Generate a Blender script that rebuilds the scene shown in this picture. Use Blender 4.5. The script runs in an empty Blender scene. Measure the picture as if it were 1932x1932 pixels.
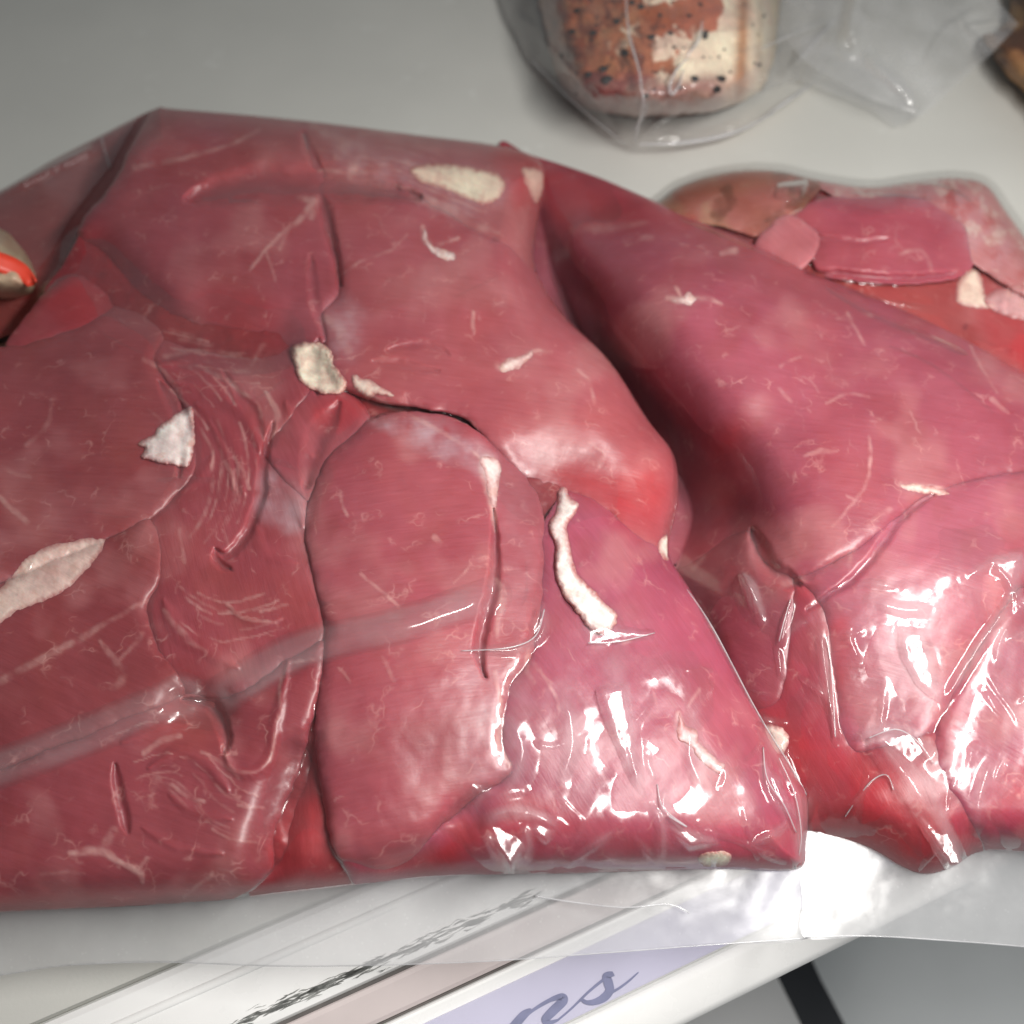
import bpy, math, random
import numpy as np
from mathutils import Matrix, Vector

# ------------------------------------------------------------------ camera, world, lamps, exposure
sc = bpy.context.scene
COL = sc.collection
TILT, HF, DIST = math.radians(35), math.radians(25), 0.42
TARGET = np.array([0.0, 0.0, 0.03])
CAM = TARGET + DIST * np.array([0, -math.sin(TILT), math.cos(TILT)])
cd = bpy.data.cameras.new('camera'); cam = bpy.data.objects.new('camera', cd); COL.objects.link(cam)
cam.location = CAM; cam.rotation_euler = (TILT, 0, 0)
cd.sensor_width = 36; cd.lens = 18 / math.tan(HF); cd.clip_start = 0.01; cd.clip_end = 20
cd.dof.use_dof = True; cd.dof.focus_distance = 0.365; cd.dof.aperture_fstop = 8.0
sc.camera = cam

w = bpy.data.worlds.new('World'); sc.world = w; w.use_nodes = True
w.node_tree.nodes['Background'].inputs[0].default_value = (0.93, 0.97, 1.0, 1)
w.node_tree.nodes['Background'].inputs[1].default_value = 0.17

def area(name, loc, target, along, sx, sy, power, color):
    l = bpy.data.lights.new(name, 'AREA'); l.shape = 'RECTANGLE'; l.size = sx; l.size_y = sy
    l.energy = power; l.color = color
    o = bpy.data.objects.new(name, l); COL.objects.link(o); o.location = loc
    z = (Vector(loc) - Vector(target)).normalized(); x = Vector(along); x = (x - z * x.dot(z)).normalized(); y = z.cross(x)
    o.rotation_euler = Matrix((x, y, z)).transposed().to_euler()
    return o
LAMP = np.array([0.225, -0.09, 0.41])
area('case_lamp', (0.225, -0.10, 0.42), (0.07, -0.06, 0.0), (0.45, 0.89, 0), 0.32, 0.05, 3.7, (1.0, 0.97, 0.93))

sc.view_settings.view_transform = 'Standard'; sc.view_settings.look = 'None'
sc.view_settings.gamma = 1; sc.view_settings.exposure = 0.0
sc.cycles.use_denoising = True
sc.cycles.max_bounces = 10; sc.cycles.transparent_max_bounces = 24
sc.cycles.sample_clamp_indirect = 4.0

# ------------------------------------------------------------------ layout helpers (positions in a 1932 px plan, put at their real height)
RX = np.array([[1, 0, 0], [0, math.cos(TILT), -math.sin(TILT)], [0, math.sin(TILT), math.cos(TILT)]])
def ray(u, v):
    u = np.asarray(u, float); v = np.asarray(v, float); t = math.tan(HF)
    d = np.stack([(u - 966) / 966 * t, (966 - v) / 966 * t, -np.ones_like(u)], -1)
    return d @ RX.T
def P(u, v, z):
    d = ray(u, v); k = (np.asarray(z, float) - CAM[2]) / d[..., 2]
    return CAM + d * k[..., None]

def hash2(ix, iy, seed):
    h = (ix.astype(np.int64) * 374761393 + iy.astype(np.int64) * 668265263 + seed * 974634777) & 0xFFFFFFFF
    h = ((h ^ (h >> 13)) * 1274126177) & 0xFFFFFFFF
    h = (h ^ (h >> 16)) & 0xFFFFFFFF
    return h.astype(np.float64) / 0xFFFFFFFF
def vnoise(x, y, seed=0):
    ix, iy = np.floor(x), np.floor(y); fx, fy = x - ix, y - iy
    fx = fx * fx * fx * (fx * (fx * 6 - 15) + 10); fy = fy * fy * fy * (fy * (fy * 6 - 15) + 10)
    a = hash2(ix, iy, seed); b = hash2(ix + 1, iy, seed); c = hash2(ix, iy + 1, seed); d = hash2(ix + 1, iy + 1, seed)
    return (a * (1 - fx) + b * fx) * (1 - fy) + (c * (1 - fx) + d * fx) * fy
def fbm(x, y, scale, seed=0, oct=3):
    s, a, t = 0, 1.0, 0
    for k in range(oct):
        th = .6 + 1.1 * k + seed * .37; cs, sn = math.cos(th), math.sin(th); f_ = 2 ** k / scale      # each octave on its own turned lattice
        s = s + a * (vnoise((x * cs - y * sn) * f_ + 17.3 * k, (x * sn + y * cs) * f_ + 5.1 * k, seed + k) - 0.5) * 2; t += a; a *= 0.5
    return s / t
def sstep(a, b, x):
    t = np.clip((x - a) / (b - a), 0, 1); return t * t * (3 - 2 * t)

def catmull(pts, closed=True, n=5):
    p = np.array(pts, float); m = len(p); out = []
    for i in range(m if closed else m - 1):
        if closed: p0, p1, p2, p3 = p[i - 1], p[i], p[(i + 1) % m], p[(i + 2) % m]
        else: p0, p1, p2, p3 = p[max(i - 1, 0)], p[i], p[i + 1], p[min(i + 2, m - 1)]
        for k in range(n):
            t = k / n
            out.append(0.5 * ((2 * p1) + (-p0 + p2) * t + (2 * p0 - 5 * p1 + 4 * p2 - p3) * t * t + (-p0 + 3 * p1 - 3 * p2 + p3) * t ** 3))
    if not closed: out.append(p[-1])
    return np.array(out)
def sdf(poly, U, V):
    best = np.full(U.shape, 1e12); ins = np.zeros(U.shape, bool)
    a = poly; b = np.roll(poly, -1, 0)
    for (x0, y0), (x1, y1) in zip(a, b):
        dx, dy = x1 - x0, y1 - y0; L = dx * dx + dy * dy + 1e-9
        t = np.clip(((U - x0) * dx + (V - y0) * dy) / L, 0, 1)
        best = np.minimum(best, (U - x0 - t * dx) ** 2 + (V - y0 - t * dy) ** 2)
        if y0 != y1:
            c = (y0 > V) != (y1 > V)
            ins ^= c & (U < (x1 - x0) * (V - y0) / (y1 - y0) + x0)
    d = np.sqrt(best); return np.where(ins, d, -d)
def polydist(pts, U, V, widths=None):
    """distance to an open polyline, and the running width there"""
    best = np.full(U.shape, 1e12); wd = np.zeros(U.shape)
    n = len(pts)
    for i in range(n - 1):
        (x0, y0), (x1, y1) = pts[i], pts[i + 1]
        dx, dy = x1 - x0, y1 - y0; L = dx * dx + dy * dy + 1e-9
        t = np.clip(((U - x0) * dx + (V - y0) * dy) / L, 0, 1)
        q = (U - x0 - t * dx) ** 2 + (V - y0 - t * dy) ** 2
        m = q < best
        best = np.where(m, q, best)
        if widths is not None: wd = np.where(m, widths[i] * (1 - t) + widths[i + 1] * t, wd)
    return np.sqrt(best), wd
def tps(ctrl, U, V):
    c = np.array(ctrl, float); xy = c[:, :2] / 500; n = len(c)
    def k(r2): return 0.5 * r2 * np.log(r2 + 1e-9)
    A = np.zeros((n + 3, n + 3)); d2 = ((xy[:, None] - xy[None]) ** 2).sum(-1)
    A[:n, :n] = k(d2) + np.eye(n) * 0.02; A[:n, n] = 1; A[:n, n + 1:] = xy; A[n, :n] = 1; A[n + 1:, :n] = xy.T
    s = np.linalg.solve(A, np.concatenate([c[:, 2], np.zeros(3)]))
    out = s[n] + s[n + 1] * U / 500 + s[n + 2] * V / 500
    for i in range(n): out = out + s[i] * k((U / 500 - xy[i, 0]) ** 2 + (V / 500 - xy[i, 1]) ** 2)
    return out
def blur(a, r, it=1):
    for _ in range(it):
        for ax in (0, 1):
            pad = [(0, 0), (0, 0)]; pad[ax] = (r + 1, r)
            c = np.cumsum(np.pad(a, pad, mode='edge'), axis=ax)
            n = a.shape[ax]
            hi = np.take(c, np.arange(2 * r + 1, 2 * r + 1 + n), axis=ax); lo = np.take(c, np.arange(0, n), axis=ax)
            a = (hi - lo) / (2 * r + 1)
    return a
def prof(t): t = np.clip(t, 0, 1); return np.sqrt(np.clip(1 - (1 - t) ** 2, 0, 1))

# ------------------------------------------------------------------ object helpers
def put(o, parent=None):
    COL.objects.link(o)
    if parent is not None: o.parent = parent
    return o
def tag(o, label=None, cat=None, group=None, kind=None):
    if label: o['label'] = label
    if cat: o['category'] = cat
    if group: o['group'] = group
    if kind: o['kind'] = kind
    return o
def empty(name, loc):
    o = bpy.data.objects.new(name, None); o.empty_display_size = 0.02; o.location = loc; return put(o)
def origin(parent):
    q = parent
    L = np.zeros(3)
    while q is not None: L = L + np.array(q.location); q = q.parent
    return L
def mesh_np(name, verts, faces, mat, parent=None, smooth=True, cols=None):
    v = np.asarray(verts, np.float64) - origin(parent)
    me = bpy.data.meshes.new(name)
    f = np.asarray(faces, np.int32)
    if f.ndim == 2:
        k = f.shape[1]; n = len(f)
        me.vertices.add(len(v)); me.vertices.foreach_set('co', v.astype(np.float32).ravel())
        me.loops.add(n * k); me.loops.foreach_set('vertex_index', f.ravel())
        me.polygons.add(n); me.polygons.foreach_set('loop_start', np.arange(0, n * k, k, dtype=np.int32))
        me.update(calc_edges=True)
    me.polygons.foreach_set('use_smooth', np.full(len(me.polygons), smooth))
    if cols is not None:
        at = me.attributes.new('col', 'FLOAT_COLOR', 'POINT'); at.data.foreach_set('color', np.asarray(cols, np.float32).ravel())
    me.materials.append(mat)
    return put(bpy.data.objects.new(name, me), parent)
def mesh_py(name, verts, faces, mat, parent=None, smooth=False):
    L = origin(parent)
    me = bpy.data.meshes.new(name); me.from_pydata([tuple(np.array(q) - L) for q in verts], [], faces); me.update()
    me.polygons.foreach_set('use_smooth', np.full(len(me.polygons), smooth)); me.materials.append(mat)
    return put(bpy.data.objects.new(name, me), parent)

def grid_mesh(name, d, Z, mat, parent, U, V, cols=None, flip=False, thick=None):
    """the part of the height sheet Z with d > 0, its rim snapped onto d = 0"""
    cell = (d[:-1, :-1] > 0) | (d[1:, :-1] > 0) | (d[:-1, 1:] > 0) | (d[1:, 1:] > 0)
    if not cell.any(): return None
    used = np.zeros(d.shape, bool)
    used[:-1, :-1] |= cell; used[1:, :-1] |= cell; used[:-1, 1:] |= cell; used[1:, 1:] |= cell
    gy, gx = np.gradient(d, U[0, 1] - U[0, 0]); g2 = gx * gx + gy * gy + 1e-6
    out = used & (d < 0)
    u = np.where(out, U - d * gx / g2, U); v = np.where(out, V - d * gy / g2, V)
    S = U[0, 1] - U[0, 0]
    u = np.clip(u, U - 1.6 * S, U + 1.6 * S); v = np.clip(v, V - 1.6 * S, V + 1.6 * S)
    idx = np.full(d.shape, -1); idx[used] = np.arange(used.sum())
    X = P(u[used], v[used], Z[used])
    i, j = np.nonzero(cell)
    f = np.stack([idx[i, j], idx[i + 1, j], idx[i + 1, j + 1], idx[i, j + 1]], -1)
    c = None
    if cols is not None:
        c = np.ones((used.sum(), 4)); c[:, :3] = cols[used]
    return mesh_np(name, X, f, mat, parent, True, c)

def tube(name, pts, r, mat, parent=None, n=8, caps=True, rs=None):
    pts = [Vector(p) for p in pts]; vs = []; fs = []
    for i, p in enumerate(pts):
        t = (pts[min(i + 1, len(pts) - 1)] - pts[max(i - 1, 0)]).normalized()
        a = t.orthogonal().normalized() if i == 0 else (a - t * a.dot(t)).normalized()
        b = t.cross(a); rr = rs[i] if rs else r
        for k in range(n):
            q = 2 * math.pi * k / n; vs.append(p + (a * math.cos(q) + b * math.sin(q)) * rr)
    for i in range(len(pts) - 1):
        for k in range(n): fs.append((i * n + k, i * n + (k + 1) % n, (i + 1) * n + (k + 1) % n, (i + 1) * n + k))
    if caps: fs += [tuple(range(n))[::-1], tuple((len(pts) - 1) * n + k for k in range(n))]
    return mesh_py(name, vs, fs, mat, parent, True)

# ------------------------------------------------------------------ materials
def newmat(name):
    m = bpy.data.materials.new(name); m.use_nodes = True; nt = m.node_tree; nt.nodes.clear()
    out = nt.nodes.new('ShaderNodeOutputMaterial'); return m, nt, out
def N(nt, t, **kw):
    n = nt.nodes.new(t)
    for k, v in kw.items():
        if k.startswith('i_'): n.inputs[int(k[2:]) if k[2:].isdigit() else k[2:].replace('_', ' ')].default_value = v
        else: setattr(n, k, v)
    return n
def L(nt, a, b): nt.links.new(a, b)
def math_n(nt, op, a, b=None, clamp=False):
    n = N(nt, 'ShaderNodeMath', operation=op, use_clamp=clamp)
    for k, x in enumerate((a, b)):
        if x is None: continue
        if isinstance(x, (int, float)): n.inputs[k].default_value = x
        else: L(nt, x, n.inputs[k])
    return n.outputs[0]
def ramp(nt, fac, stops):
    r = N(nt, 'ShaderNodeValToRGB'); L(nt, fac, r.inputs[0]); e = r.color_ramp.elements
    while len(e) > 1: e.remove(e[-1])
    for k, (p, c) in enumerate(stops):
        el = e[0] if k == 0 else e.new(p)
        el.position = p; el.color = c if len(c) == 4 else (*c, 1)
    return r.outputs[0]
def mixc(nt, fac, a, b, mode='MIX'):
    n = N(nt, 'ShaderNodeMix', data_type='RGBA', blend_type=mode)
    for s, x in ((n.inputs[0], fac), (n.inputs[6], a), (n.inputs[7], b)):
        if isinstance(x, (int, float)): s.default_value = x
        elif isinstance(x, tuple): s.default_value = x if len(x) == 4 else (*x, 1)
        else: L(nt, x, s)
    return n.outputs[2]

def meat_material(name, sss=0.6, rough=0.42, coat=0.22, vein=1.0):
    m, nt, out = newmat(name)
    tc = N(nt, 'ShaderNodeTexCoord'); col = N(nt, 'ShaderNodeAttribute', attribute_name='col')
    ang = N(nt, 'ShaderNodeAttribute', attribute_type='OBJECT', attribute_name='fibre_angle')
    rot = N(nt, 'ShaderNodeVectorRotate', rotation_type='Z_AXIS'); L(nt, tc.outputs['Object'], rot.inputs['Vector']); L(nt, ang.outputs['Fac'], rot.inputs['Angle'])
    mp = N(nt, 'ShaderNodeMapping'); mp.inputs['Scale'].default_value = (70, 700, 300); L(nt, rot.outputs[0], mp.inputs[0])
    fib = N(nt, 'ShaderNodeTexNoise', i_Scale=1.0, i_Detail=4.0, i_Roughness=0.6, i_Distortion=0.5); L(nt, mp.outputs[0], fib.inputs['Vector'])
    big = N(nt, 'ShaderNodeTexNoise', i_Scale=38.0, i_Detail=5.0); L(nt, tc.outputs['Object'], big.inputs['Vector'])
    fine = N(nt, 'ShaderNodeTexNoise', i_Scale=900.0, i_Detail=3.0); L(nt, tc.outputs['Object'], fine.inputs['Vector'])
    # thin marbling: warped cell edges broken up by noise
    wn = N(nt, 'ShaderNodeTexNoise', i_Scale=90.0, i_Detail=3.0); L(nt, tc.outputs['Object'], wn.inputs['Vector'])
    wv = N(nt, 'ShaderNodeVectorMath', operation='MULTIPLY_ADD'); L(nt, wn.outputs['Color'], wv.inputs[0]); wv.inputs[1].default_value = (0.022,) * 3; L(nt, tc.outputs['Object'], wv.inputs[2])
    vo = N(nt, 'ShaderNodeTexVoronoi', feature='DISTANCE_TO_EDGE', i_Scale=75.0); L(nt, wv.outputs[0], vo.inputs['Vector'])
    line = ramp(nt, vo.outputs['Distance'], [(0.0, (1, 1, 1)), (0.035, (0.25, 0.25, 0.25)), (0.07, (0, 0, 0))])
    brk = N(nt, 'ShaderNodeTexNoise', i_Scale=120.0, i_Detail=2.0); L(nt, tc.outputs['Object'], brk.inputs['Vector'])
    brm = ramp(nt, brk.outputs[0], [(0.53, (0, 0, 0)), (0.70, (1, 1, 1))])
    vm = math_n(nt, 'MULTIPLY', math_n(nt, 'MULTIPLY', line, brm), 0.28 * vein)
    c = mixc(nt, 1.0, col.outputs['Color'], ramp(nt, fib.outputs[0], [(0.25, (0.90, 0.86, 0.86)), (0.75, (1.06, 1.10, 1.10))]), 'MULTIPLY')
    c = mixc(nt, 1.0, c, ramp(nt, big.outputs[0], [(0.3, (0.90, 0.78, 0.80)), (0.7, (1.08, 1.18, 1.15))]), 'MULTIPLY')
    c = mixc(nt, vm, c, (0.72, 0.42, 0.38))
    b = N(nt, 'ShaderNodeBsdfPrincipled'); L(nt, c, b.inputs['Base Color'])
    b.inputs['Subsurface Weight'].default_value = sss; b.inputs['Subsurface Radius'].default_value = (1.0, 0.28, 0.2); b.inputs['Subsurface Scale'].default_value = 0.005
    b.inputs['Roughness'].default_value = rough; b.inputs['Specular IOR Level'].default_value = 0.4
    b.inputs['Coat Weight'].default_value = coat; b.inputs['Coat Roughness'].default_value = 0.32
    h = math_n(nt, 'ADD', math_n(nt, 'MULTIPLY', fib.outputs[0], 0.8), math_n(nt, 'MULTIPLY', fine.outputs[0], 0.3))
    bp = N(nt, 'ShaderNodeBump', i_Strength=0.25, i_Distance=0.0006); L(nt, h, bp.inputs['Height']); L(nt, bp.outputs[0], b.inputs['Normal'])
    L(nt, b.outputs[0], out.inputs[0]); return m
MEAT = meat_material('raw_pork')
FATM = meat_material('pork_fat', sss=0.35, rough=0.5, coat=0.2, vein=0.0)

def film_material(name, rough=0.07, refl=1.0, haze=0.03, speckle=0.0, tint=(0.985, 0.985, 0.985), bump=0.12, bscale=160.0, hvar=0.5, slack=0.0, rvar=1.0):
    m, nt, out = newmat(name); tc = N(nt, 'ShaderNodeTexCoord')
    n1 = N(nt, 'ShaderNodeTexNoise', i_Scale=bscale, i_Detail=4.0, i_Roughness=0.55); L(nt, tc.outputs['Object'], n1.inputs['Vector'])
    bp = N(nt, 'ShaderNodeBump', i_Strength=bump, i_Distance=0.0015); L(nt, n1.outputs[0], bp.inputs['Height'])
    fr = N(nt, 'ShaderNodeFresnel', i_IOR=1.5); L(nt, bp.outputs[0], fr.inputs['Normal'])
    ge = N(nt, 'ShaderNodeNewGeometry')          # a thin sheet reflects alike from both sides
    L(nt, math_n(nt, 'SUBTRACT', 1.5, math_n(nt, 'MULTIPLY', ge.outputs['Backfacing'], 1.5 - 1 / 1.5)), fr.inputs['IOR'])
    tr = N(nt, 'ShaderNodeBsdfTransparent'); tr.inputs[0].default_value = (*tint, 1)
    gl = N(nt, 'ShaderNodeBsdfGlossy'); gl.inputs['Roughness'].default_value = rough; L(nt, bp.outputs[0], gl.inputs['Normal'])
    rr = N(nt, 'ShaderNodeTexNoise', i_Scale=420.0, i_Detail=3.0); L(nt, tc.outputs['Object'], rr.inputs['Vector'])
    L(nt, math_n(nt, 'MULTIPLY', ramp(nt, rr.outputs[0], [(0.35, (1 - .4 * rvar,) * 3), (0.7, (1 + .9 * rvar,) * 3)]), rough), gl.inputs['Roughness'])
    mx = N(nt, 'ShaderNodeMixShader'); L(nt, math_n(nt, 'MULTIPLY', fr.outputs[0], refl, True), mx.inputs[0]); L(nt, tr.outputs[0], mx.inputs[1]); L(nt, gl.outputs[0], mx.inputs[2])
    df = N(nt, 'ShaderNodeBsdfDiffuse'); df.inputs[0].default_value = (0.85, 0.86, 0.88, 1)
    tl = N(nt, 'ShaderNodeBsdfTranslucent'); tl.inputs[0].default_value = (0.85, 0.86, 0.88, 1)
    dm = N(nt, 'ShaderNodeMixShader'); dm.inputs[0].default_value = 0.4; L(nt, df.outputs[0], dm.inputs[1]); L(nt, tl.outputs[0], dm.inputs[2])
    hz = N(nt, 'ShaderNodeTexNoise', i_Scale=60.0, i_Detail=4.0); L(nt, tc.outputs['Object'], hz.inputs['Vector'])
    hf = math_n(nt, 'MULTIPLY', ramp(nt, hz.outputs[0], [(0.3, (1 - hvar,) * 3), (0.75, (1 + hvar,) * 3)]), haze)
    if slack:
        sa = N(nt, 'ShaderNodeAttribute', attribute_name='col')
        hf = math_n(nt, 'MULTIPLY', hf, math_n(nt, 'ADD', .15, math_n(nt, 'MULTIPLY', sa.outputs['Fac'], slack)))  # vertex weight adds milky haze as painted sheen on lifted film
    if speckle:
        sp = N(nt, 'ShaderNodeTexVoronoi', i_Scale=420.0); L(nt, tc.outputs['Object'], sp.inputs['Vector'])
        big = N(nt, 'ShaderNodeTexNoise', i_Scale=70.0, i_Detail=2.0); L(nt, tc.outputs['Object'], big.inputs['Vector'])
        sm = math_n(nt, 'MULTIPLY', ramp(nt, sp.outputs['Distance'], [(0.10, (1, 1, 1)), (0.24, (0, 0, 0))]), ramp(nt, big.outputs[0], [(0.42, (0, 0, 0)), (0.62, (1, 1, 1))]))
        hf = math_n(nt, 'ADD', hf, math_n(nt, 'MULTIPLY', sm, speckle), True)
    m2 = N(nt, 'ShaderNodeMixShader'); L(nt, hf, m2.inputs[0]); L(nt, mx.outputs[0], m2.inputs[1]); L(nt, dm.outputs[0], m2.inputs[2])
    L(nt, m2.outputs[0], out.inputs[0]); return m
FILM = film_material('clinging_film', rough=0.14, refl=1.35, haze=0.035, bump=0.02, tint=(1, 1, 1), hvar=.35, slack=4.0)
FLAP = film_material('seal_film', rough=0.2, refl=1.3, haze=0.36, speckle=0.05, bump=0.02, hvar=.12, rvar=.25)
LOOSE = film_material('loose_film', rough=0.10, refl=1.6, haze=0.045, bump=0.05, bscale=60.0)

def solid(name, color, rough=0.4, var=0.06, scale=30.0, coat=0.0, spec=0.5, dirt=None, bump=0.0):
    m, nt, out = newmat(name); tc = N(nt, 'ShaderNodeTexCoord')
    n1 = N(nt, 'ShaderNodeTexNoise', i_Scale=scale, i_Detail=5.0); L(nt, tc.outputs['Object'], n1.inputs['Vector'])
    lo = tuple(x * (1 - var) for x in color); hi = tuple(min(x * (1 + var), 1) for x in color)
    c = ramp(nt, n1.outputs[0], [(0.3, lo), (0.7, hi)])
    if dirt:
        n2 = N(nt, 'ShaderNodeTexNoise', i_Scale=dirt[1], i_Detail=6.0, i_Roughness=0.7); L(nt, tc.outputs['Object'], n2.inputs['Vector'])
        c = mixc(nt, math_n(nt, 'MULTIPLY', ramp(nt, n2.outputs[0], [(dirt[2], (0, 0, 0)), (dirt[2] + 0.08, (1, 1, 1))]), dirt[3]), c, dirt[0])
    b = N(nt, 'ShaderNodeBsdfPrincipled'); L(nt, c, b.inputs['Base Color']); b.inputs['Specular IOR Level'].default_value = spec
    L(nt, ramp(nt, n1.outputs[0], [(0.3, (rough * 0.85,) * 3), (0.7, (rough * 1.2,) * 3)]), b.inputs['Roughness']); b.inputs['Coat Weight'].default_value = coat; b.inputs['Coat Roughness'].default_value = 0.1
    if bump:
        bp = N(nt, 'ShaderNodeBump', i_Strength=bump, i_Distance=0.001)
        n3 = N(nt, 'ShaderNodeTexNoise', i_Scale=700.0, i_Detail=2.0); L(nt, tc.outputs['Object'], n3.inputs['Vector']); L(nt, n3.outputs[0], bp.inputs['Height']); L(nt, bp.outputs[0], b.inputs['Normal'])
    L(nt, b.outputs[0], out.inputs[0]); return m
SHELF = solid('shelf_enamel', (0.56, 0.56, 0.525), 0.5, 0.03, 14.0, dirt=((0.68, 0.69, 0.66), 30.0, 0.60, 0.4), bump=0.05)
WHITE = solid('white_plastic', (0.82, 0.82, 0.81), 0.28, 0.02, 60.0, dirt=((0.5, 0.49, 0.47), 180.0, 0.68, 0.4))
BEIGE = solid('stained_channel', (0.58, 0.51, 0.50), 0.4, 0.06, 40.0, dirt=((0.25, 0.2, 0.18), 260.0, 0.70, 0.7))
GROOVE = solid('groove_dark', (0.10, 0.09, 0.085), 0.7, 0.2, 200.0)  # near-black fill of the rail grooves
SMUDGE = solid('black_scuff', (0.20, 0.205, 0.195), 0.7, 0.5, 300.0)
LILAC = solid('lilac_label', (0.66, 0.64, 0.80), 0.35, 0.03, 40.0)
INK = solid('label_ink', (0.23, 0.24, 0.39), 0.5, 0.1, 200.0)

# ------------------------------------------------------------------ the shelf and its front rail
pA, pB = P(55, 1932, 0.0), P(421, 1775, 0.0)
RD = (pB - pA) / np.linalg.norm(pB - pA)                   # along the rail
RN = np.array([RD[1], -RD[0], 0.0])                         # outwards, towards the customer
def plane_hit(u, v, p0, nrm):
    d = ray(u, v); k = ((p0 - CAM) @ nrm) / (d @ nrm); return CAM + d * k
def slope_n(deg):                                           # normal of a plane along RD that falls outwards by deg
    a = math.radians(deg); return np.array([0, 0, math.cos(a)]) + RN * math.sin(a)
def prof_pt(p):                                              # (outward distance, height) of a point
    return float((p - pA) @ RN), float(p[2])
n_lip, n_rail = slope_n(9), slope_n(30)
PT = {}
PT['edge'] = (0.0, 0.0)
PT['shine'] = prof_pt(plane_hit(227, 1932, pA, n_lip))
PT['smA'] = prof_pt(plane_hit(392, 1932, pA, n_lip))
PT['smB'] = prof_pt(plane_hit(486, 1932, pA, n_lip))
g1p = plane_hit(536, 1932, pA, n_lip); PT['g1'] = prof_pt(g1p)
for k, u in (('g2', 733), ('labT', 791), ('labB', 1072), ('low', 1303)): PT[k] = prof_pt(plane_hit(u, 1932, g1p, n_rail))
X0, X1 = -0.75, 0.85
def sweep(name, prf, mat, parent=None, smooth=False, seg=1):
    vs = []; fs = []; n = len(prf)
    for k in range(seg + 1):
        x = X0 + (X1 - X0) * k / seg
        for s, z in prf: vs.append(pA + RD * x + RN * s + np.array([0, 0, z]))
    for k in range(seg):
        for i in range(n): j = (i + 1) % n; fs.append((k * n + i, k * n + j, (k + 1) * n + j, (k + 1) * n + i))
    fs += [tuple(range(n)), tuple(seg * n + i for i in range(n))[::-1]]
    return mesh_py(name, vs, fs, mat, parent, smooth)
# shelf top: one slab behind the front edge
def q(x, s, z): return pA + RD * x + RN * s + np.array([0, 0, z])
sh = mesh_py('shelf', [q(X0, -0.9, 0), q(X1, -0.9, 0), q(X1, 0.0, 0), q(X0, 0.0, 0), q(X0, -0.9, -0.02), q(X1, -0.9, -0.02), q(X1, 0, -0.02), q(X0, 0, -0.02)],
             [(0, 3, 2, 1), (4, 5, 6, 7), (0, 1, 5, 4), (1, 2, 6, 5), (2, 3, 7, 6), (3, 0, 4, 7)], SHELF)
tag(sh, 'pale grey enamelled shelf of the chilled cabinet', kind='structure')

rail = empty('price_rail', tuple(q(0.1, 0.03, -0.03)))
tag(rail, 'white plastic price rail along the shelf front with scuffed lip', 'price rail')
def sub(a, b, t): return (a[0] + (b[0] - a[0]) * t, a[1] + (b[1] - a[1]) * t)
def band(a, b, lift, th, rnd=0.0012):
    """closed profile of a strip between two profile points, bevelled"""
    (s0, z0), (s1, z1) = a, b; l = math.hypot(s1 - s0, z1 - z0); tx, tz = (s1 - s0) / l, (z1 - z0) / l; nx, nz = -tz, tx
    if nz < 0: nx, nz = -nx, -nz
    r = min(rnd, l * 0.3)
    pts = [(0, -th), (0, lift - r), (r * 0.3, lift - r * 0.3), (r, lift), (l - r, lift), (l - r * 0.3, lift - r * 0.3), (l, lift - r), (l, -th)]
    return [(s0 + tx * x + nx * y, z0 + tz * x + nz * y) for x, y in pts]
sweep('lip', band((0.0008, 0.0), sub(PT['g1'], PT['smB'], 0.3), 0.0, 0.004, 0.003), WHITE, rail)
# a low bead where the lip catches the lamp
sA = PT['shine']; sweep('bead', [(sA[0] + 0.0016 * math.cos(a), sA[1] - 0.0004 + 0.0012 * math.sin(a)) for a in np.linspace(0, math.pi, 9)], WHITE, rail, True)
sweep('groove', band(sub(PT['g1'], PT['smB'], 0.3), sub(PT['g1'], PT['g2'], 0.03), -0.0016, 0.004, 0.0003), GROOVE, rail)
sweep('channel', band(sub(PT['g1'], PT['g2'], 0.03), sub(PT['g1'], PT['g2'], 0.94), -0.0004, 0.004, 0.002), BEIGE, rail)
sweep('groove', band(sub(PT['g1'], PT['g2'], 0.94), PT['g2'], -0.002, 0.004, 0.0003), GROOVE, rail)
sweep('rail_back', band(PT['g2'], PT['labB'], 0.0, 0.004, 0.001), WHITE, rail)
sweep('lower_lip', band(PT['labB'], PT['low'], 0.0018, 0.006, 0.004), WHITE, rail, True)
# scuffs: torn black streaks on the lip, thin flakes of dirt
rnd = random.Random(5)
def on_lip(u, v, lift=0.00035): return plane_hit(u, v, pA + slope_n(9) * lift, slope_n(9))
vs, fs = [], []
for k in range(170):
    t = rnd.random(); c = rnd.gauss(0, 0.33)
    dens = 1.0 if t < 0.75 else 0.6
    u0 = 380 + t * 640; v0 = 1932 - (u0 - 445 - c * 46) * 0.43
    ln = rnd.uniform(14, 70) * (1 - abs(c) * 0.5); wd = rnd.uniform(0.8, 3.6) * (1 - min(abs(c), 0.9) * 0.7)
    n = 6; b = len(vs); ph = rnd.random() * 6
    for i in range(n + 1):
        x = i / n; uu = u0 + ln * (x - 0.5); vv = v0 - 0.43 * ln * (x - 0.5) + 1.6 * math.sin(ph + x * 5)
        ww = wd * math.sin(math.pi * min(max(x, 0.02), 0.98)) * rnd.uniform(0.4, 1.2)
        vs += [on_lip(uu - 0.4 * ww, vv - ww), on_lip(uu + 0.4 * ww, vv + ww)]
    for i in range(n): fs.append((b + 2 * i, b + 2 * i + 1, b + 2 * i + 3, b + 2 * i + 2))
sm = mesh_py('scuff_mark', vs, fs, SMUDGE, rail); tag(sm, 'torn black scuff streaks', kind='stuff')

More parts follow.
